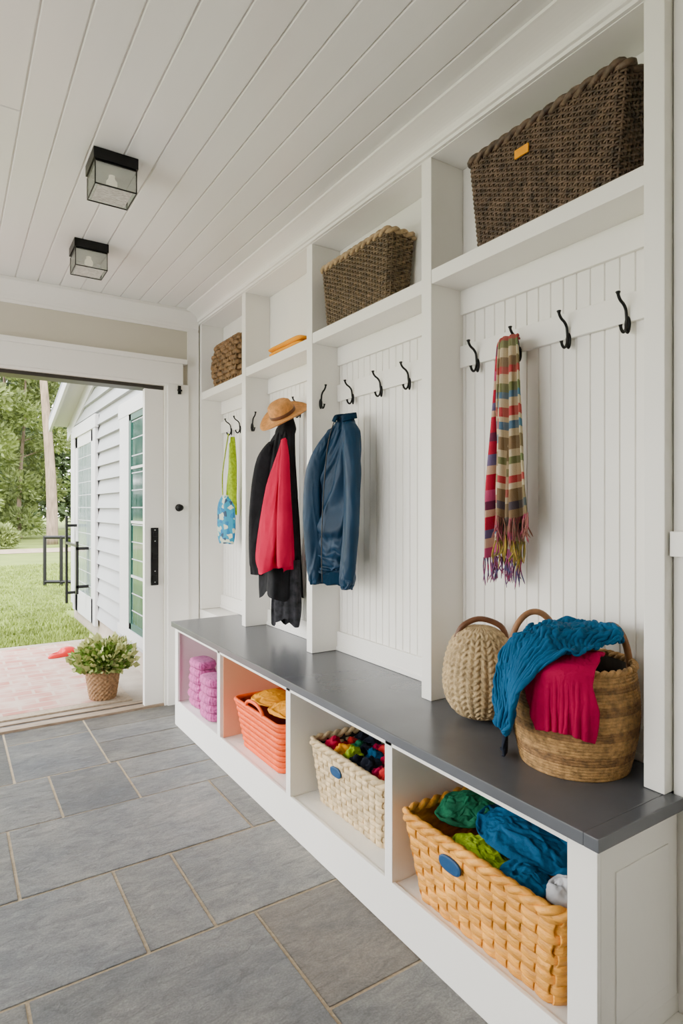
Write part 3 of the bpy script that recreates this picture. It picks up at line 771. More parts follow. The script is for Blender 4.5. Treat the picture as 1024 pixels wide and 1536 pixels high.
tube('zip',[FR(.010,.048,1.625),FR(-.02,.056,1.52),FR(-.040,.062,1.3),FR(-.050,.062,1.1),FR(-.055,.052,.94)],.0022,M['track'],parent=J)
# black coat
FC=frame(1.415,2.77,.35,-.937)
K=thing('black_coat',FC(0,0,.7),'long black coat hanging from a hook under the hat','coat')
sk=dict(shrink=-.10,grav=.6,bend=.10)
gbody('body',FC,[(1.70,.06,.02,.015),(1.67,.055,.05,.028),(1.6,.02,.09,.034),(1.45,-.005,.118,.038),(1.2,-.01,.128,.042),(1.0,-.015,.134,.044),(.90,-.015,.134,.042)],M['coatblk'],K,7,.22,2,hemwave=.02,cr=.008,sim=sk)
gbody('lining',FC,[(1.0,.06,.080,.03),(.9,.055,.090,.035),(.78,.05,.090,.035),(.71,.045,.082,.03)],M['coatgrey'],K,6,.22,4,hemwave=.02,label='charcoal plaid lining',cr=.006,nr=40,sim=sk)
sleeve('sleeve',FC,[(-.02,.02,1.60),(-.08,.034,1.52),(-.12,.040,1.35),(-.138,.040,1.15),(-.142,.036,.98)],[.03,.040,.040,.038,.034],M['coatblk'],K,1,cr=.003,sim=sk)
gbody('collar',FC,[(1.715,.06,.035,.025),(1.69,.058,.045,.03),(1.66,.05,.06,.035),(1.63,.04,.06,.03)],M['coatblk'],K,4,.1,3,nr=12)
R=thing('raspberry_sweater',FC(.05,.08,1.0),'raspberry pink sweater hanging in front of the black coat','sweater')
sr_=dict(shrink=-.13,grav=.6,bend=.08)
gbody('body',FC,[(1.60,.112,.010,.010),(1.55,.102,.022,.016),(1.48,.078,.038,.022),(1.38,.046,.054,.028),(1.2,.016,.074,.030),(1.08,.004,.086,.032),(1.03,.002,.088,.030)],M['pinkred'],R,8,.40,6,hemwave=.012,n0=.082,cr=.008,sim=sr_)
sleeve('sleeve',FC,[(.118,.090,1.60),(.134,.104,1.52),(.146,.120,1.42),(.153,.126,1.2),(.150,.122,1.05)],[.009,.024,.033,.042,.045],M['pinkred'],R,8,flat=.7,cr=.010,zs=2.5,sim=sr_)
simulate(SIMG,22); dropcols(SIMG)
# sun hat
tocam=Vector((-.54,-.84,0)); left=Vector((-C33,S33,0))
zn=(Vector((0,0,1))*.80+tocam*.50+left*.38).normalized()
xa=zn.orthogonal().normalized(); ya=zn.cross(xa)
M3=Matrix((xa,ya,zn)).transposed()
hc=Vector((1.385,2.66,1.720))
Ht=thing('straw_hat',hc,'tan straw sun hat with a brown band hanging on a hook','hat')
prof=[(.062,.0),(.066,-.002),(.09,-.004),(.118,-.006),(.132,.000),(.133,.003),(.118,-.0025),(.09,0),(.068,.004),(.066,.02),(.064,.045),(.058,.062),(.045,.072),(.025,.072),(.003,.066)]
V,F=lathe_g(prof,hc,48,M3); F=F[1:]
V=[v+zn*.014*math.sin(2*math.atan2((v-hc).dot(ya),(v-hc).dot(xa))+.6)*max(0,((v-hc)-zn*(v-hc).dot(zn)).length-.07)/.06 for v in V]
mk('body',V,F,M['straw'],parent=Ht,smooth=True)
V,F=lathe_g([(.0675,.006),(.069,.008),(.0685,.022),(.067,.024)],hc,48,M3); mk('band',V,F[:-2],M['brownband'],parent=Ht,smooth=True)
# scarf
red=(.40,.014,.04);cr=(.56,.45,.30);ol=(.19,.12,.065);bl=(.025,.13,.25);gr=(.12,.15,.06);pk=(.46,.08,.19);nv=(.022,.028,.065)
M['scarfA']=rampmat('striped_scarf_warm',[(0,red),(.05,nv),(.09,red),(.16,pk),(.2,cr),(.24,red),(.30,bl),(.335,cr),(.36,red),(.43,nv),(.47,red),(.53,bl),(.58,cr),(.62,red),(.69,pk),(.74,nv),(.78,cr),(.81,red),(.87,bl),(.91,cr),(.95,pk)],1,cross=[(0,red),(.2,nv),(.4,pk),(.6,red),(.8,bl)])
M['scarfB']=rampmat('striped_scarf_plaid',[(0,red),(.04,gr),(.08,cr),(.13,ol),(.18,red),(.22,cr),(.27,gr),(.32,bl),(.355,cr),(.40,red),(.45,cr),(.48,bl),(.52,cr),(.56,ol),(.63,cr),(.67,gr),(.71,cr),(.77,red),(.81,cr),(.84,ol),(.91,nv),(.95,ol)],1,cross=[(0,cr),(.15,ol),(.3,cr),(.5,ol),(.7,cr),(.85,gr)])
FS=frame(1.463,1.285,.12,-.99)
S=thing('striped_scarf',FS(0,0,1.06),'multicoloured striped fringed scarf hanging from a black hook','scarf')
SIMS=[]
def leg(u0,u1,w0,w1,zt,zb,n0,m,seed,fr):
    def fn(u,v):
        w=u*2-1
        wd=w0+(w1-w0)*min(1,v*1.4)**.5
        uc=u0+(u1-u0)*v**.9
        if v<.04:
            a=(1-v/.04)*math.pi*.75; zz=zt+.014*math.sin(a); nn=n0-.014*(1-math.cos(a))
        else:
            zz=zt+(zb-zt)*(v-.04)/.96; nn=n0
        pl=.017*math.sin(w*8+seed+v*1.6)*(.45+.55*v)+.006*crease(Vector((u*1.1+seed,v*2.0,seed)))
        return FS(uc+w*wd/2*(1+.06*math.sin(v*9+seed)),nn+pl,zz+.010*math.sin(w*3+seed)*v)
    NU=36;NV=96
    o=grid('leg',fn,NU,NV,m,solid=0,parent=S)
    SIMS.append((dict(o=o,pins=[j*(NU+1)+i for j in range(6) for i in range(NU+1)],shrink=-.05,bend=.08,ten=10,grav=.35,solid=.005,air=4),NU,NV,seed,fr))
M['fr1']=mat('scarf_fringe_mixed',(.32,.03,.09),.9,var=.6,scale=40,col2=(.035,.08,.18))
M['fr2']=mat('scarf_fringe_brown',(.24,.13,.075),.9,var=.6,scale=40,col2=(.25,.025,.07))
M['fr3']=mat('scarf_fringe_olive_yellow',(.42,.27,.03),.9,var=.6,scale=40,col2=(.12,.10,.035))
leg(-.010,-.034,.050,.125,1.775,1.14,.004,M['scarfA'],2,M['fr1'])
leg(.0,.010,.045,.085,1.77,1.195,.016,M['scarfB'],8,M['fr3'])
leg(.010,.026,.055,.128,1.775,1.26,.034,M['scarfB'],5,M['fr2'])
cws=collider('proxy',boxv((1.512,1.60,.9,1.55,1.0,1.9)),BF)
for s_ in SIMS: s_[0]['cols']=[cws]
simulate([s_[0] for s_ in SIMS],20)
bpy.data.objects.remove(cws)
for it,NU,NV,seed,fr in SIMS:
    o=it['o']; gl=[];rr=random.Random(seed); row=[o.data.vertices[NV*(NU+1)+i].co+POS[S.name] for i in range(NU+1)]
    for i in range(50):
        t=i/49*NU; k=min(int(t),NU-1); b=row[k].lerp(row[k+1],t-k)
        pts=[b+Vector((0,0,.004)),b+Vector((rr.uniform(-.007,.007),rr.uniform(-.010,.010),-.03)),b+Vector((rr.uniform(-.012,.012),rr.uniform(-.020,.020),-.050-rr.uniform(0,.04)))]
        gl.append(tube_g(cat_path(pts,8),[.0022]*6+[.002,.0008],5))
    V,F=join(gl); mk('fringe',V,F,fr,parent=S,smooth=True,kind='stuff')
# green scarf and blue pouch
FG=frame(1.47,3.50,.2,-.98)
G=thing('green_scarf',FG(0,0,1.2),'lime green knotted scarf hanging on a hook','scarf')
gbody('body',FG,[(1.70,.0,.014,.012),(1.66,.0,.022,.015),(1.5,.0,.034,.018),(1.35,-.008,.045,.02),(1.22,-.012,.05,.02)],M['lime'],G,5,.25,2,nr=40,cr=.01)
sleeve('tail',FG,[(.01,.02,1.66),(.026,.025,1.5),(.034,.03,1.35),(.03,.03,1.26)],[.012,.024,.028,.030],M['lime'],G,3,cr=.008)
def pouchmat():
    m,N,L,b=newmat('blue_floral_cloth'); tc=N.new('ShaderNodeTexCoord'); v=N.new('ShaderNodeTexVoronoi'); v.inputs['Scale'].default_value=40
    L.new(tc.outputs['Object'],v.inputs['Vector']); r=N.new('ShaderNodeValToRGB'); r.color_ramp.interpolation='CONSTANT'
    e=r.color_ramp.elements; e[0].color=(.0,.14,.32,1); e[1].position=.66; e[1].color=(.5,.56,.42,1); k=e.new(.3); k.color=(.005,.22,.36,1); k=e.new(.82); k.color=(.02,.05,.1,1)
    L.new(v.outputs['Color'],r.inputs[0]); L.new(r.outputs[0],b.inputs['Base Color']); b.inputs['Roughness'].default_value=.8; return m
M['pouch']=pouchmat()
Pq=thing('blue_pouch',FG(-.005,.0,1.05),'blue patterned drawstring pouch hanging below the green scarf','bag')
gbody('body',FG,[(1.34,-.005,.025,.016),(1.31,-.005,.055,.028),(1.26,-.005,.078,.034),(1.15,-.005,.086,.036),(1.08,-.005,.084,.03),(1.045,-.005,.072,.022)],M['pouch'],Pq,6,.10,1,n0=.045,cr=.008)
tube('drawstring',[FG(-.03,.05,1.30),FG(-.035,.052,1.45),FG(-.02,.04,1.60),FG(0.0,.03,1.72)],.004,M['lime'],parent=Pq)
# --- settle the draped clothes
simulate(SIM1,14); dropcols(SIM1)
pv,pf=lathe_g([(.001,ZB),(.144,ZB),(.163,.72),(.167,.79),(.162,.862),(.150,.876),(.12,.885),(.06,.900),(.001,.905)],(BC[0],BC[1],0),40)
cb=collider('proxy',pv,pf)
cw=collider('proxy',boxv((1.508,1.56,.5,2.0,.5,1.3)),BF)
ct=collider('proxy',boxv((1.0,1.6,.6,2.2,.5,ZB)),BF)
jv,jf=lathe_g([(.001,ZB),(.06,ZB+.005),(.10,ZB+.06),(.117,ZB+.15),(.10,ZB+.24),(.06,ZB+.287),(.001,ZB+.292)],(1.405,1.36,0),28)
cj=collider('proxy',jv,jf)
def tipf(a,b): return lambda s,x: 0 if s<a else -(s-a)*b
def chw(v,w):
    return .080+.010*math.sin(v*6+w*2)+(.018 if (w>0 and v>.55) else 0)*min(1,(v-.55)*6)
crim=plane_sheet('crimson_sweatshirt',BC,205,.075,.252,.905,chw,M['magenta'],'crimson sweatshirt hanging over the seagrass basket front',n=(60,56),zf=tipf(.145,1.0))
nc=61
SIMC=[dict(o=crim,pins=[i for i in range(0,nc,2)]+[nc*6+i for i in range(0,nc,4)],shrink=-.11,bend=.6,ten=10,solid=.008,air=2,cols=[cb,cw,ct,cj])]
dark=plane_sheet('dark_jacket',BC,140,.05,.36,.925,lambda v,w:.045+.006*math.sin(v*9+w)-.018*v,M['darkcloth'],'dark navy jacket sleeve hanging over the seagrass basket',n=(24,76),zf=tipf(.14,.8))
SIMC.append(dict(o=dark,pins=[i for i in range(0,25,2)],shrink=-.08,bend=.3,ten=10,solid=.006,air=2,cols=[cb,cw,ct,cj]))
simulate(SIMC,28)
def snap(o):
    d_=bpy.context.evaluated_depsgraph_get(); m_=bpy.data.meshes.new_from_object(o.evaluated_get(d_),depsgraph=d_)
    q=bpy.data.objects.new('proxy',m_); coll.objects.link(q); q.location=o.location; return q
ccr=snap(crim)
bv,bf=blob_g((BC[0]-.03,BC[1]+.03,.888),(.095,.09,.045),.35,2.6,3,4); cl_=collider('proxy',bv,bf)
blue=plane_sheet('blue_sweater',BC,168,-.075,.312,.955,lambda v,w:(.135+.02*math.sin(v*7) if v<.5 else .140-.10*(v-.5))+.010*math.sin(v*13+w*2)+.008*noise.noise(Vector((v*6,1 if w>0 else 4,0))),M['bluecloth'],'blue sweater draped over the seagrass basket rim',n=(72,84),zf=tipf(.13,.75))
nb=73
SIMB=[dict(o=blue,pins=[nb*j+i for j,i in ((5,12),(5,36),(5,60),(22,20),(22,52),(38,36))],shrink=-.20,bend=.35,ten=10,solid=.007,self=True,air=2,cols=[cb,cw,ct,cj,cl_,ccr])]
simulate(SIMB,30)
for c in (cb,cw,ct,cj,cl_,ccr): bpy.data.objects.remove(c)
# ---------------------------------------------------------------- CEILING LIGHTS
def glassm(name,tint,gl,df):
    m,N,L,b=newmat(name); N.remove(b); out=N['Material Output']
    t=N.new('ShaderNodeBsdfTransparent'); t.inputs[0].default_value=(*tint,1); g=N.new('ShaderNodeBsdfGlossy'); g.inputs['Roughness'].default_value=.10
    dd=N.new('ShaderNodeBsdfTranslucent'); dd.inputs[0].default_value=(.75,.78,.76,1)
    tc=N.new('ShaderNodeTexCoord'); n=N.new('ShaderNodeTexNoise'); n.inputs['Scale'].default_value=70; n.inputs['Detail'].default_value=4; L.new(tc.outputs['Object'],n.inputs[0])
    bp=N.new('ShaderNodeBump'); bp.inputs['Strength'].default_value=.5; bp.inputs['Distance'].default_value=.01; L.new(n.outputs['Fac'],bp.inputs['Height']); L.new(bp.outputs[0],g.inputs['Normal'])
    mx=N.new('ShaderNodeMixShader'); mx.inputs[0].default_value=gl; L.new(t.outputs[0],mx.inputs[1]); L.new(g.outputs[0],mx.inputs[2])
    m2=N.new('ShaderNodeMixShader'); m2.inputs[0].default_value=df; L.new(mx.outputs[0],m2.inputs[1]); L.new(dd.outputs[0],m2.inputs[2]); L.new(m2.outputs[0],out.inputs[0])
    return m
M['glass']=glassm('grey_lamp_glass',(.82,.85,.83),.28,.12)
M['ribglass']=mat('ribbed_glass',(.80,.72,.62),.12,var=.5,scale=70,bump=1,bscale=90,stretch=(1,6,1),spec=.9,emit=.12)
M['bulb']=mat('frosted_bulb',(1,.86,.65),.3,emit=1.2)
M['plate']=mat('lamp_reflector_plate',(.6,.6,.59),.3)
for (x,y) in ((.50,2.32),(.567,3.126)):
    s=.077
    L_=thing('ceiling_light',(x,y,ZC),'square black flush-mount ceiling light with glass box','ceiling light',group='flush-mount ceiling lights')
    boxes('canopy',[(x-s,x+s,y-s,y+s,ZC-.040,ZC-.0005),(x-s+.006,x+s-.006,y-s+.006,y+s-.006,ZC-.047,ZC-.040)],M['black'],parent=L_,bevel=.002)
    boxes('reflector',[(x-s+.01,x+s-.01,y-s+.01,y+s-.01,ZC-.051,ZC-.047)],M['plate'],parent=L_,bevel=.001)
    g=s-.006; zt,zb_=ZC-.047,ZC-.125
    fr=[]; e=.002
    for sx in (-1,1):
        for sy in (-1,1): fr.append((x+sx*g-e,x+sx*g+e,y+sy*g-e,y+sy*g+e,zb_,zt))
    fr+=[(x-g-e,x+g+e,y+k*g-e,y+k*g+e,zb_-.003,zb_+.001) for k in (-1,1)]+[(x+k*g-e,x+k*g+e,y-g-e,y+g+e,zb_-.003,zb_+.001) for k in (-1,1)]
    boxes('frame',fr,M['black'],bevel=.0008,parent=L_)
    boxes('glass_shade',[(x-g,x+g,y-g-.001,y-g+.001,zb_,zt),(x-g,x+g,y+g-.001,y+g+.001,zb_,zt),(x-g-.001,x-g+.001,y-g,y+g,zb_,zt),(x+g-.001,x+g+.001,y-g,y+g,zb_,zt)],M['glass'],bevel=0,parent=L_)
    boxes('diffuser',[(x-g+.012,x+g-.012,y-g+.012,y+g-.012,zb_,zb_+.010)],M['ribglass'],bevel=.002,parent=L_,label='ribbed glass diffuser')
    V,F=lathe_g([(.001,-.048),(.014,-.044),(.02,-.034),(.019,-.022),(.011,-.01),(.011,0)],(x,y,ZC-.051),16)
    mk('bulb',V,F,M['bulb'],smooth=True,parent=L_)
# ---------------------------------------------------------------- OUTSIDE
def rugmat():
    m,N,L,b=newmat('faded_red_brick_rug'); tc=N.new('ShaderNodeTexCoord')
    br=N.new('ShaderNodeTexBrick'); br.inputs['Scale'].default_value=1; br.inputs['Brick Width'].default_value=.22; br.inputs['Row Height'].default_value=.11; br.inputs['Mortar Size'].default_value=.010
    br.inputs['Color1'].default_value=(.38,.14,.10,1); br.inputs['Color2'].default_value=(.43,.20,.155,1); br.inputs['Mortar'].default_value=(.45,.33,.26,1)
    L.new(tc.outputs['Object'],br.inputs['Vector'])
    n=N.new('ShaderNodeTexNoise'); n.inputs['Scale'].default_value=5; n.inputs['Detail'].default_value=10; L.new(tc.outputs['Object'],n.inputs['Vector'])
    r=N.new('ShaderNodeValToRGB'); r.color_ramp.elements[0].position=.38; r.color_ramp.elements[1].position=.66
    r.color_ramp.elements[0].color=(0,0,0,1); r.color_ramp.elements[1].color=(1,1,1,1); L.new(n.outputs['Fac'],r.inputs[0])
    mx=N.new('ShaderNodeMixRGB'); mx.inputs[2].default_value=(.48,.36,.29,1); L.new(r.outputs[0],mx.inputs[0]); L.new(br.outputs[0],mx.inputs[1]); L.new(mx.outputs[0],b.inputs['Base Color'])
    b.inputs['Roughness'].default_value=.9; return m
M['rug']=rugmat()
M['conc']=mat('patio_stone',(.32,.27,.215),.9,var=.12,scale=8,bump=.2,bscale=60)
M['sand']=mat('woven_rug_border',(.33,.255,.18),.9,var=.2,scale=60,bump=.3,bscale=150)
boxes('patio',[(-5,1.24,4.0,6.25,-.06,-.008)],M['conc'],label='pale stone patio outside the doorway',cat='patio',bevel=.004,kind='structure')
boxes('bounce_ground',[(-14,-2.42,-16,3.99,-.06,-.02)],mat('bounce_ground_pale',(.50,.48,.44),.9,var=.1,scale=4),bevel=0,label='unseen pale ground added to bounce light into the mudroom',cat='patio',kind='structure')  # out of view, added to replace green lawn bounce with pale fill
rg=thing('outdoor_rug',(-.4,5.1,-.008),'faded red and cream outdoor rug on the patio','rug')
boxes('rug_field',[(-2.0,.93,4.16,6.08,-.008,.004)],M['rug'],parent=rg,bevel=.002)
boxes('rug_border',[(-2.08,1.01,4.08,4.16,-.008,.003),(-2.08,1.01,6.08,6.14,-.008,.003),(.93,1.01,4.16,6.08,-.008,.003),(-2.08,-2.0,4.16,6.08,-.008,.003)],M['sand'],parent=rg,bevel=.002)
M['grass']=mat('lawn_green',(.17,.215,.030),.95,var=.3,scale=1.2,bump=.5,bscale=60,col2=(.105,.148,.017))
M['blade']=mat('grass_blade',(.19,.25,.040),.8,var=.35,scale=3)
M['dirt']=mat('dirt_path',(.32,.24,.16),.95,var=.2,scale=4)
mk('lawn_ground',[(-60,6.25,-.03),(60,6.25,-.03),(60,90,-.03),(-60,90,-.03),(-60,-30,-.07),(60,-30,-.07),(60,6.25,-.07),(-60,6.25,-.07)],[(0,1,2,3),(4,5,6,7)],M['grass'],label='open mown green lawn beyond the patio',cat='lawn',kind='structure')
mk('dirt_path',[(-60,19,-.02),(60,19.5,-.02),(60,21.5,-.02),(-60,21.0,-.02)],[(0,1,2,3)],M['dirt'],label='pale dirt path along the tree line',cat='path',kind='structure')
V=[];F=[];rg_=random.Random(11)
for i in range(26000):
    t=rg_.random()**1.5; y=6.26+t*9; x=rg_.uniform(-.25,.20*y+.3)
    if x>1.2 and y<8.2: continue
    h=rg_.uniform(.02,.055); a=rg_.uniform(0,6.28); w=.004+.0006*y; dx,dy=math.cos(a)*w,math.sin(a)*w; n=len(V)
    V+=[(x-dx,y-dy,-.03),(x+dx,y+dy,-.03),(x+rg_.uniform(-.02,.02),y+rg_.uniform(-.02,.02),-.03+h)]; F.append((n,n+1,n+2))
mk('grass',V,F,M['blade'],label='short green grass blades of the lawn',cat='grass',kind='stuff')
# house
M['clap']=mat('white_clapboard',(.30,.31,.32),.6,var=.04,scale=3)
M['houset']=mat('house_trim_paint',(.46,.46,.46),.5)
M['roofm']=mat('grey_shingle',(.20,.21,.23),.9,var=.2,scale=30)
hs_=thing('neighbouring_house',(1.5,6,0),'white clapboard house wing with gable roof beside the patio','house')
def rake(y): return H+1.2+ (6.05-y)*.264+.35
V=[];F=[]
xw=1.24; y0h,y1h=4.01,7.7
z=.18; sp=.135
while z<3.4:
    za=z;zb2=min(z+sp,9)
    ye=y1h
    if zb2>rake(y1h)-.1: ye=max(y0h+.01,min(y1h,6.05+(H+1.55-.1-zb2)/.264+0))
    if ye<=y0h+.05: break
    n=len(V)
    V+=[(xw-.036,y0h,za),(xw-.036,ye,za),(xw-.004,ye,zb2),(xw-.004,y0h,zb2),(xw+.01,y0h,za),(xw+.01,ye,za),(xw+.01,ye,zb2),(xw+.01,y0h,zb2)]
    F+=[(n,n+1,n+2,n+3),(n,n+1,n+5,n+4),(n+1,n+2,n+6,n+5),(n+4,n+5,n+6,n+7)]
    z+=sp
mk('siding',V,F,M['clap'],parent=hs_)
boxes('foundation',[(1.235,1.6,4.01,7.7,-.05,.18)],M['conc'],parent=hs_)
boxes('corner_board',[(1.205,1.25,7.62,7.74,.15,2.15),(1.25,1.7,7.68,7.74,.15,2.15)],M['houset'],parent=hs_)
yA,yB=4.01,8.0
zA,zB_=rake(yA),rake(yB)
def slab_(x0,x1,dz0,dz1): return [(x0,yA,zA+dz0),(x1,yA,zA+dz0),(x1,yB,zB_+dz0),(x0,yB,zB_+dz0),(x0,yA,zA+dz1),(x1,yA,zA+dz1),(x1,yB,zB_+dz1),(x0,yB,zB_+dz1)]
mk('roof',slab_(1.0,2.6,0,.05),BF,M['roofm'],parent=hs_)
mk('rake_board',slab_(1.0,1.03,-.12,-.001),BF,M['houset'],parent=hs_)
mk('soffit',slab_(1.03,1.24,-.05,-.03),BF,M['houset'],parent=hs_)
mk('frieze',slab_(1.205,1.225,-.22,-.055),BF,M['houset'],parent=hs_)
def wpane(name,a,b,sc=5):
    return mat(name,a,.08,scale=sc,stretch=(1,5,.6),col2=b,spec=.6)
M['teal']=wpane('green_tinted_pane',(.06,.11,.095),(.008,.045,.038))
M['winglass']=wpane('grey_window_pane',(.28,.33,.33),(.14,.19,.19),3)
M['greenfr']=mat('dark_green_sash',(.006,.06,.042),.5)
wn=boxes('window',[(1.193,1.22,4.30,4.42,.30,2.0),(1.193,1.22,4.95,5.25,.30,2.0),(1.19,1.22,4.28,5.29,2.0,2.12),(1.185,1.22,4.28,5.29,.22,.30)],M['houset'],parent=hs_)
boxes('window_pane',[(1.206,1.212,4.42,4.95,.30,2.0)],M['teal'],parent=wn,bevel=0)
boxes('sash',[(1.198,1.206,4.42,4.46,.30,2.0),(1.198,1.206,4.89,4.95,.30,2.0),(1.198,1.206,4.42,4.95,.30,.35),(1.198,1.206,4.42,4.95,1.95,2.0)],M['greenfr'],parent=wn,bevel=.001)
for k in range(1,4): boxes('muntin',[(1.199,1.206,4.46,4.89,.30+k*.425-.010,.30+k*.425+.010)],M['houset'],parent=wn,bevel=.001)
dn=boxes('side_door',[(1.19,1.22,6.25,6.37,.1,2.05),(1.19,1.22,7.4,7.52,.1,2.05),(1.185,1.22,6.22,7.55,2.05,2.18),(1.2,1.215,6.37,6.5,.1,2.05),(1.2,1.215,7.27,7.4,.1,2.05),(1.2,1.215,6.37,7.4,.1,.35),(1.2,1.215,6.37,7.4,1.93,2.05)],M['houset'],parent=hs_)
boxes('window_pane',[(1.206,1.212,6.5,7.27,.35,1.93)],M['winglass'],parent=dn,bevel=0)
boxes('handle',[(1.08,1.105,6.62,6.66,.38,.92),(1.08,1.2,6.62,6.65,.44,.47),(1.08,1.2,6.62,6.65,.83,.86),(1.08,1.105,7.28,7.33,.2,1.17),(1.08,1.105,6.64,7.3,.86,.885),(1.08,1.2,7.29,7.32,.3,.33),(1.08,1.2,7.29,7.32,1.05,1.08)],M['black'],parent=dn,bevel=.002)
cx0,cy0=1.31,10.95
def rp(t): return (cx0+C33*t,cy0-S33*t)
gl=[]
for a,b in (((0,-.03),(0,.80)),((.27,-.03),(.27,.80)),((.0,.78),(.55,.78)),((.0,.05),(.55,.05)),((.55,-.03),(.55,.8))):
    p=rp(a[0]);q=rp(b[0]); gl.append(tube_g([Vector((p[0],p[1],a[1])),Vector(((p[0]+q[0])/2,(p[1]+q[1])/2,(a[1]+b[1])/2)),Vector((q[0],q[1],b[1]))],.028,8))
V,F=join(gl); mk('garden_rail',V,F,M['black'],label='black metal handrail standing on the lawn',cat='railing')
# potted plant
pc=Vector((.853,4.22,.004))
PT=thing('potted_plant',pc,'bushy light green variegated plant in a woven pot','potted plant')
M['potm']=mat('woven_wicker_pot',(.26,.145,.068),.85,var=.4,scale=60,bump=.5,bscale=80)
V=[];F=[];nu,nvv=120,44
for j in range(nvv+1):
    t=j/nvv; r=.080+.032*t**.8
    for i in range(nu):
        a=2*math.pi*i/nu; rr=r+.005*math.cos(20*a+(math.pi if (j//3)%2 else 0))*abs(math.sin(math.pi*j/3))
        if t>.92: rr=.118
        V.append(pc+Vector((rr*math.cos(a),rr*math.sin(a),.215*t)))
for j in range(nvv):
    for i in range(nu): F.append((j*nu+i,j*nu+(i+1)%nu,(j+1)*nu+(i+1)%nu,(j+1)*nu+i))
F.append(tuple(range(nu)))
mk('pot',V,F,M['potm'],parent=PT,smooth=True)
V,F=lathe_g([(.10,0),(.105,.004),(.02,.012)],pc+Vector((0,0,.19)),32); mk('soil',V,F,mat('soil',(.06,.04,.025),.95,bump=.5,bscale=60),parent=PT)
M['leaf']=mat('plant_leaf',(.14,.23,.033),.5,var=.4,scale=25)
M['paleleaf']=mat('pale_plant_leaf',(.40,.41,.15),.6,var=.2,scale=30)
def leafset(center,rad,n,size,rr,up=.5,inner=.25,wd=.28):
    V=[];F=[]
    for i in range(n):
        while True:
            p=Vector((rr.uniform(-1,1),rr.uniform(-1,1),rr.uniform(-.5,1)))
            if inner<p.length<1+.25*noise.noise(p*3+Vector(center)): break
        q=Vector(center)+Vector((p.x*rad[0],p.y*rad[1],p.z*rad[2]))
        d=(p+Vector((0,0,up))+Vector((rr.uniform(-.5,.5),rr.uniform(-.5,.5),rr.uniform(-.5,.5)))).normalized()
        s=d.cross(Vector((rr.uniform(-1,1),rr.uniform(-1,1),rr.uniform(-1,1)))).normalized(); nn=d.cross(s)
        sz=size*rr.uniform(.6,1.3); n0=len(V)
        V+=[q-d*sz*.5,q+s*sz*wd+nn*sz*.05,q+d*sz*.6,q-s*sz*wd+nn*sz*.05]; F.append((n0,n0+1,n0+2,n0+3))
    return V,F
rr=random.Random(4)
V,F=leafset(pc+Vector((0,0,.26)),(.19,.19,.12),700,.05,rr,wd=.42); mk('foliage',V,F,M['leaf'],parent=PT,kind='stuff')
V,F=leafset(pc+Vector((0,0,.265)),(.21,.21,.14),420,.04,rr,inner=.7,wd=.42); mk('pale_foliage',V,F,M['paleleaf'],parent=PT,kind='stuff')
M['redp']=mat('red_rubber',(.6,.02,.02),.35)
for i,(x,y,rz) in enumerate(((.80,5.58,.4),(.93,5.50,.9))):
    bm=bmesh.new(); bmesh.ops.create_uvsphere(bm,u_segments=32,v_segments=20,radius=1)
    V=[]
    for v in bm.verts:
        p=v.co; px_=p.x*.125; wy=.046*(1+.18*p.x); py_=p.y*wy; pz=(max(p.z,-.35)+.35)*(.05+.018*p.x)
        if p.z>.35 and p.x<-.05: pz=min(pz,.035); 
        if p.z>.75 and p.x<-.1: pz=.018
        V.append((x+px_*math.cos(rz)-py_*math.sin(rz),y+px_*math.sin(rz)+py_*math.cos(rz),.004+pz))
    F=[tuple(v.index for v in f.verts) for f in bm.faces]; bm.free()
    mk('garden_clog',V,F,M['redp'],smooth=True,label='red rubber garden clog on the rug edge',cat='shoe',group='red garden clogs')
# trees
M['bark']=mat('pine_bark',(.22,.16,.115),.95,var=.35,scale=4,bump=.6,bscale=12,stretch=(3,3,.6))
lm=[mat('tree_leaf_a',(.105,.15,.035),.7,var=.45,scale=.7),mat('tree_leaf_b',(.15,.19,.05),.7,var=.4,scale=.7),mat('tree_leaf_c',(.08,.115,.046),.7,var=.3,scale=.7)]
def tree(x,y,h,r,tr,seed,m,canz=.35,lean=0,nleaf=5200,ls=.2,label='leafy green deciduous tree behind the lawn'):
    rr=random.Random(seed)
    T=thing('tree',(x,y,-.03),label,'tree',group='trees at the lawn edge')
    pts=[Vector((x+lean*t*h+.12*math.sin(t*5+seed),y,-.03+t*h*.92)) for t in [i/12 for i in range(13)]]
    gl=[tube_g(cat_path(pts,30),[tr*(1.25-.9*(i/29)) for i in range(30)],10)]
    for b in range(7):
        t=rr.uniform(max(.4,canz),.9); k=pts[int(t*12)]; a=rr.uniform(0,6.28); L=r*rr.uniform(.5,.8)
        gl.append(tube_g(cat_path([k,k+Vector((L*.5*math.cos(a),L*.5*math.sin(a),L*.2)),k+Vector((L*math.cos(a),L*math.sin(a),L*.45))],8),[tr*.3*(1-.1*i) for i in range(8)],6))
    V,F=join(gl); mk('trunk',V,F,M['bark'],parent=T,smooth=True)
    gl=[]
    for c in range(20):
        t=canz+(1-canz)*(c+rr.random())/20; a=rr.uniform(0,6.28); w=r*math.sin(math.pi*min(1,max(.12,(t-canz)/(1-canz)*.8+.15)))
        cc=Vector((x+lean*t*h+w*.6*math.cos(a),y+w*.6*math.sin(a),h*t))
        gl.append(leafset(cc,(r*.46,r*.46,r*.40),nleaf//20,ls,rr,0))
    V,F=join(gl); mk('foliage',V,F,m,parent=T,kind='stuff')
tree(2.95,23.5,12,1.5,.16,1,lm[0],.68,lean=-.02,label='tall pine with a bare straight trunk')
tree(.4,26,9,1.7,.08,2,lm[1],.04,nleaf=9000)
tree(5.3,25,7,1.7,.08,3,lm[0],.04,nleaf=8000)
tree(2.6,29,9,2.0,.08,4,lm[1],.03,nleaf=12000)
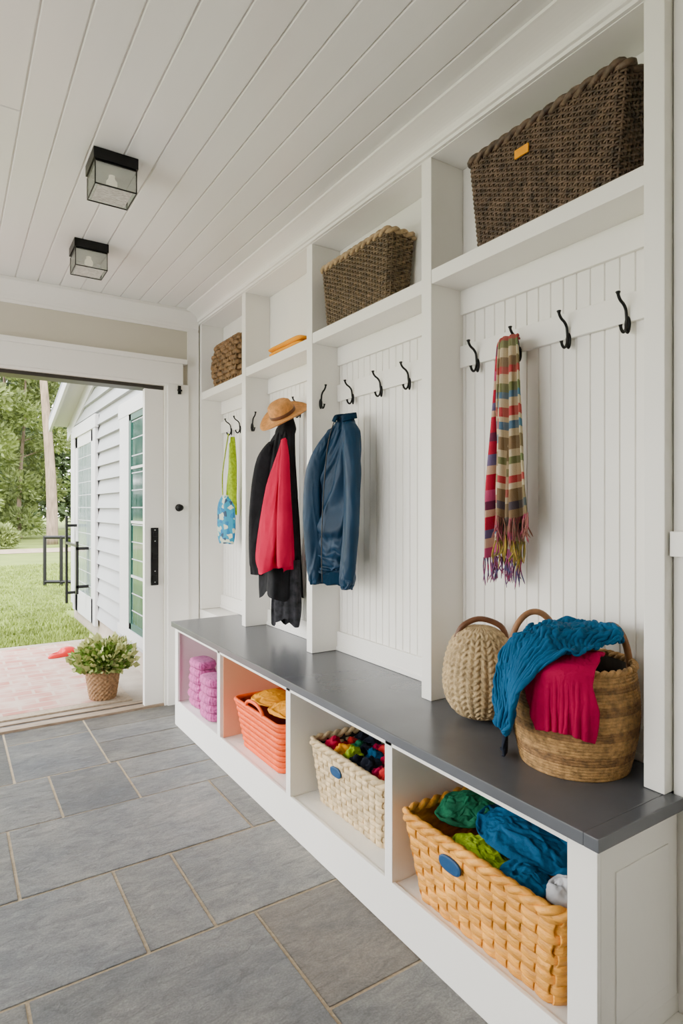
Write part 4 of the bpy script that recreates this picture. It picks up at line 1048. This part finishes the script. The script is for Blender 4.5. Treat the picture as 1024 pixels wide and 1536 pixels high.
tree(-1.6,31,12,2.2,.1,6,lm[2],.04,nleaf=9000)
tree(6.9,31,12,2.2,.1,5,lm[2],.04,nleaf=9000)
tree(2.4,34.5,12,2.3,.1,7,lm[2],.04,nleaf=13000,ls=.28)
for i,(x,y,r_) in enumerate(((1.3,21.9,.6),(3.8,22.0,.5),(.0,22,.6),(5.1,22,.6))):
    rr=random.Random(50+i)
    V,F=leafset((x,y,.28),(r_,r_*.7,.5),1800,.12,rr,.3)
    mk('bush',V,F,lm[(i+1)%2],label='low green bush at the edge of the trees',cat='bush',group='bushes at the lawn edge')
rr=random.Random(99); gl=[]
for i in range(46):
    x=-14+i*.75+rr.uniform(-.4,.4); y=42+rr.uniform(-2,4)
    for z in (1.5,4.0,6.5,9.0,11.0):
        gl.append(leafset((x,y,z+rr.uniform(-.6,.6)),(1.7,1.4,1.7),220,.45,rr,0))
V,F=join(gl); mk('distant_forest',V,F,lm[2],label='dense distant green forest behind the lawn',cat='forest',kind='stuff')
# ---------------------------------------------------------------- LIGHT
w=bpy.data.worlds.new('World'); bpy.context.scene.world=w; w.use_nodes=True
N=w.node_tree.nodes; L=w.node_tree.links; bg=N['Background']
tc=N.new('ShaderNodeTexCoord'); sp=N.new('ShaderNodeSeparateXYZ'); L.new(tc.outputs['Generated'],sp.inputs[0])
r=N.new('ShaderNodeValToRGB'); r.color_ramp.elements[0].position=0; r.color_ramp.elements[0].color=(1,.985,.955,1); r.color_ramp.elements[1].position=1; r.color_ramp.elements[1].color=(.88,.93,1,1)
L.new(sp.outputs[2],r.inputs[0]); L.new(r.outputs[0],bg.inputs[0]); bg.inputs[1].default_value=10.0
sd=bpy.data.lights.new('Sun','SUN'); sd.energy=5.5; sd.angle=math.radians(12); sd.color=(1,.95,.87)
so=bpy.data.objects.new('Sun',sd); coll.objects.link(so); so.rotation_euler=(math.radians(42),0,math.radians(-38))
cd=bpy.data.cameras.new('Camera'); cd.sensor_fit='VERTICAL'; cd.sensor_height=36; cd.sensor_width=24; cd.lens=905/1536*36; cd.shift_y=-6/1536; cd.clip_start=.02; cd.clip_end=300
co=bpy.data.objects.new('Camera',cd); coll.objects.link(co); co.location=(0,0,H); co.rotation_euler=(math.pi/2,0,math.radians(-33))
bpy.context.scene.camera=co
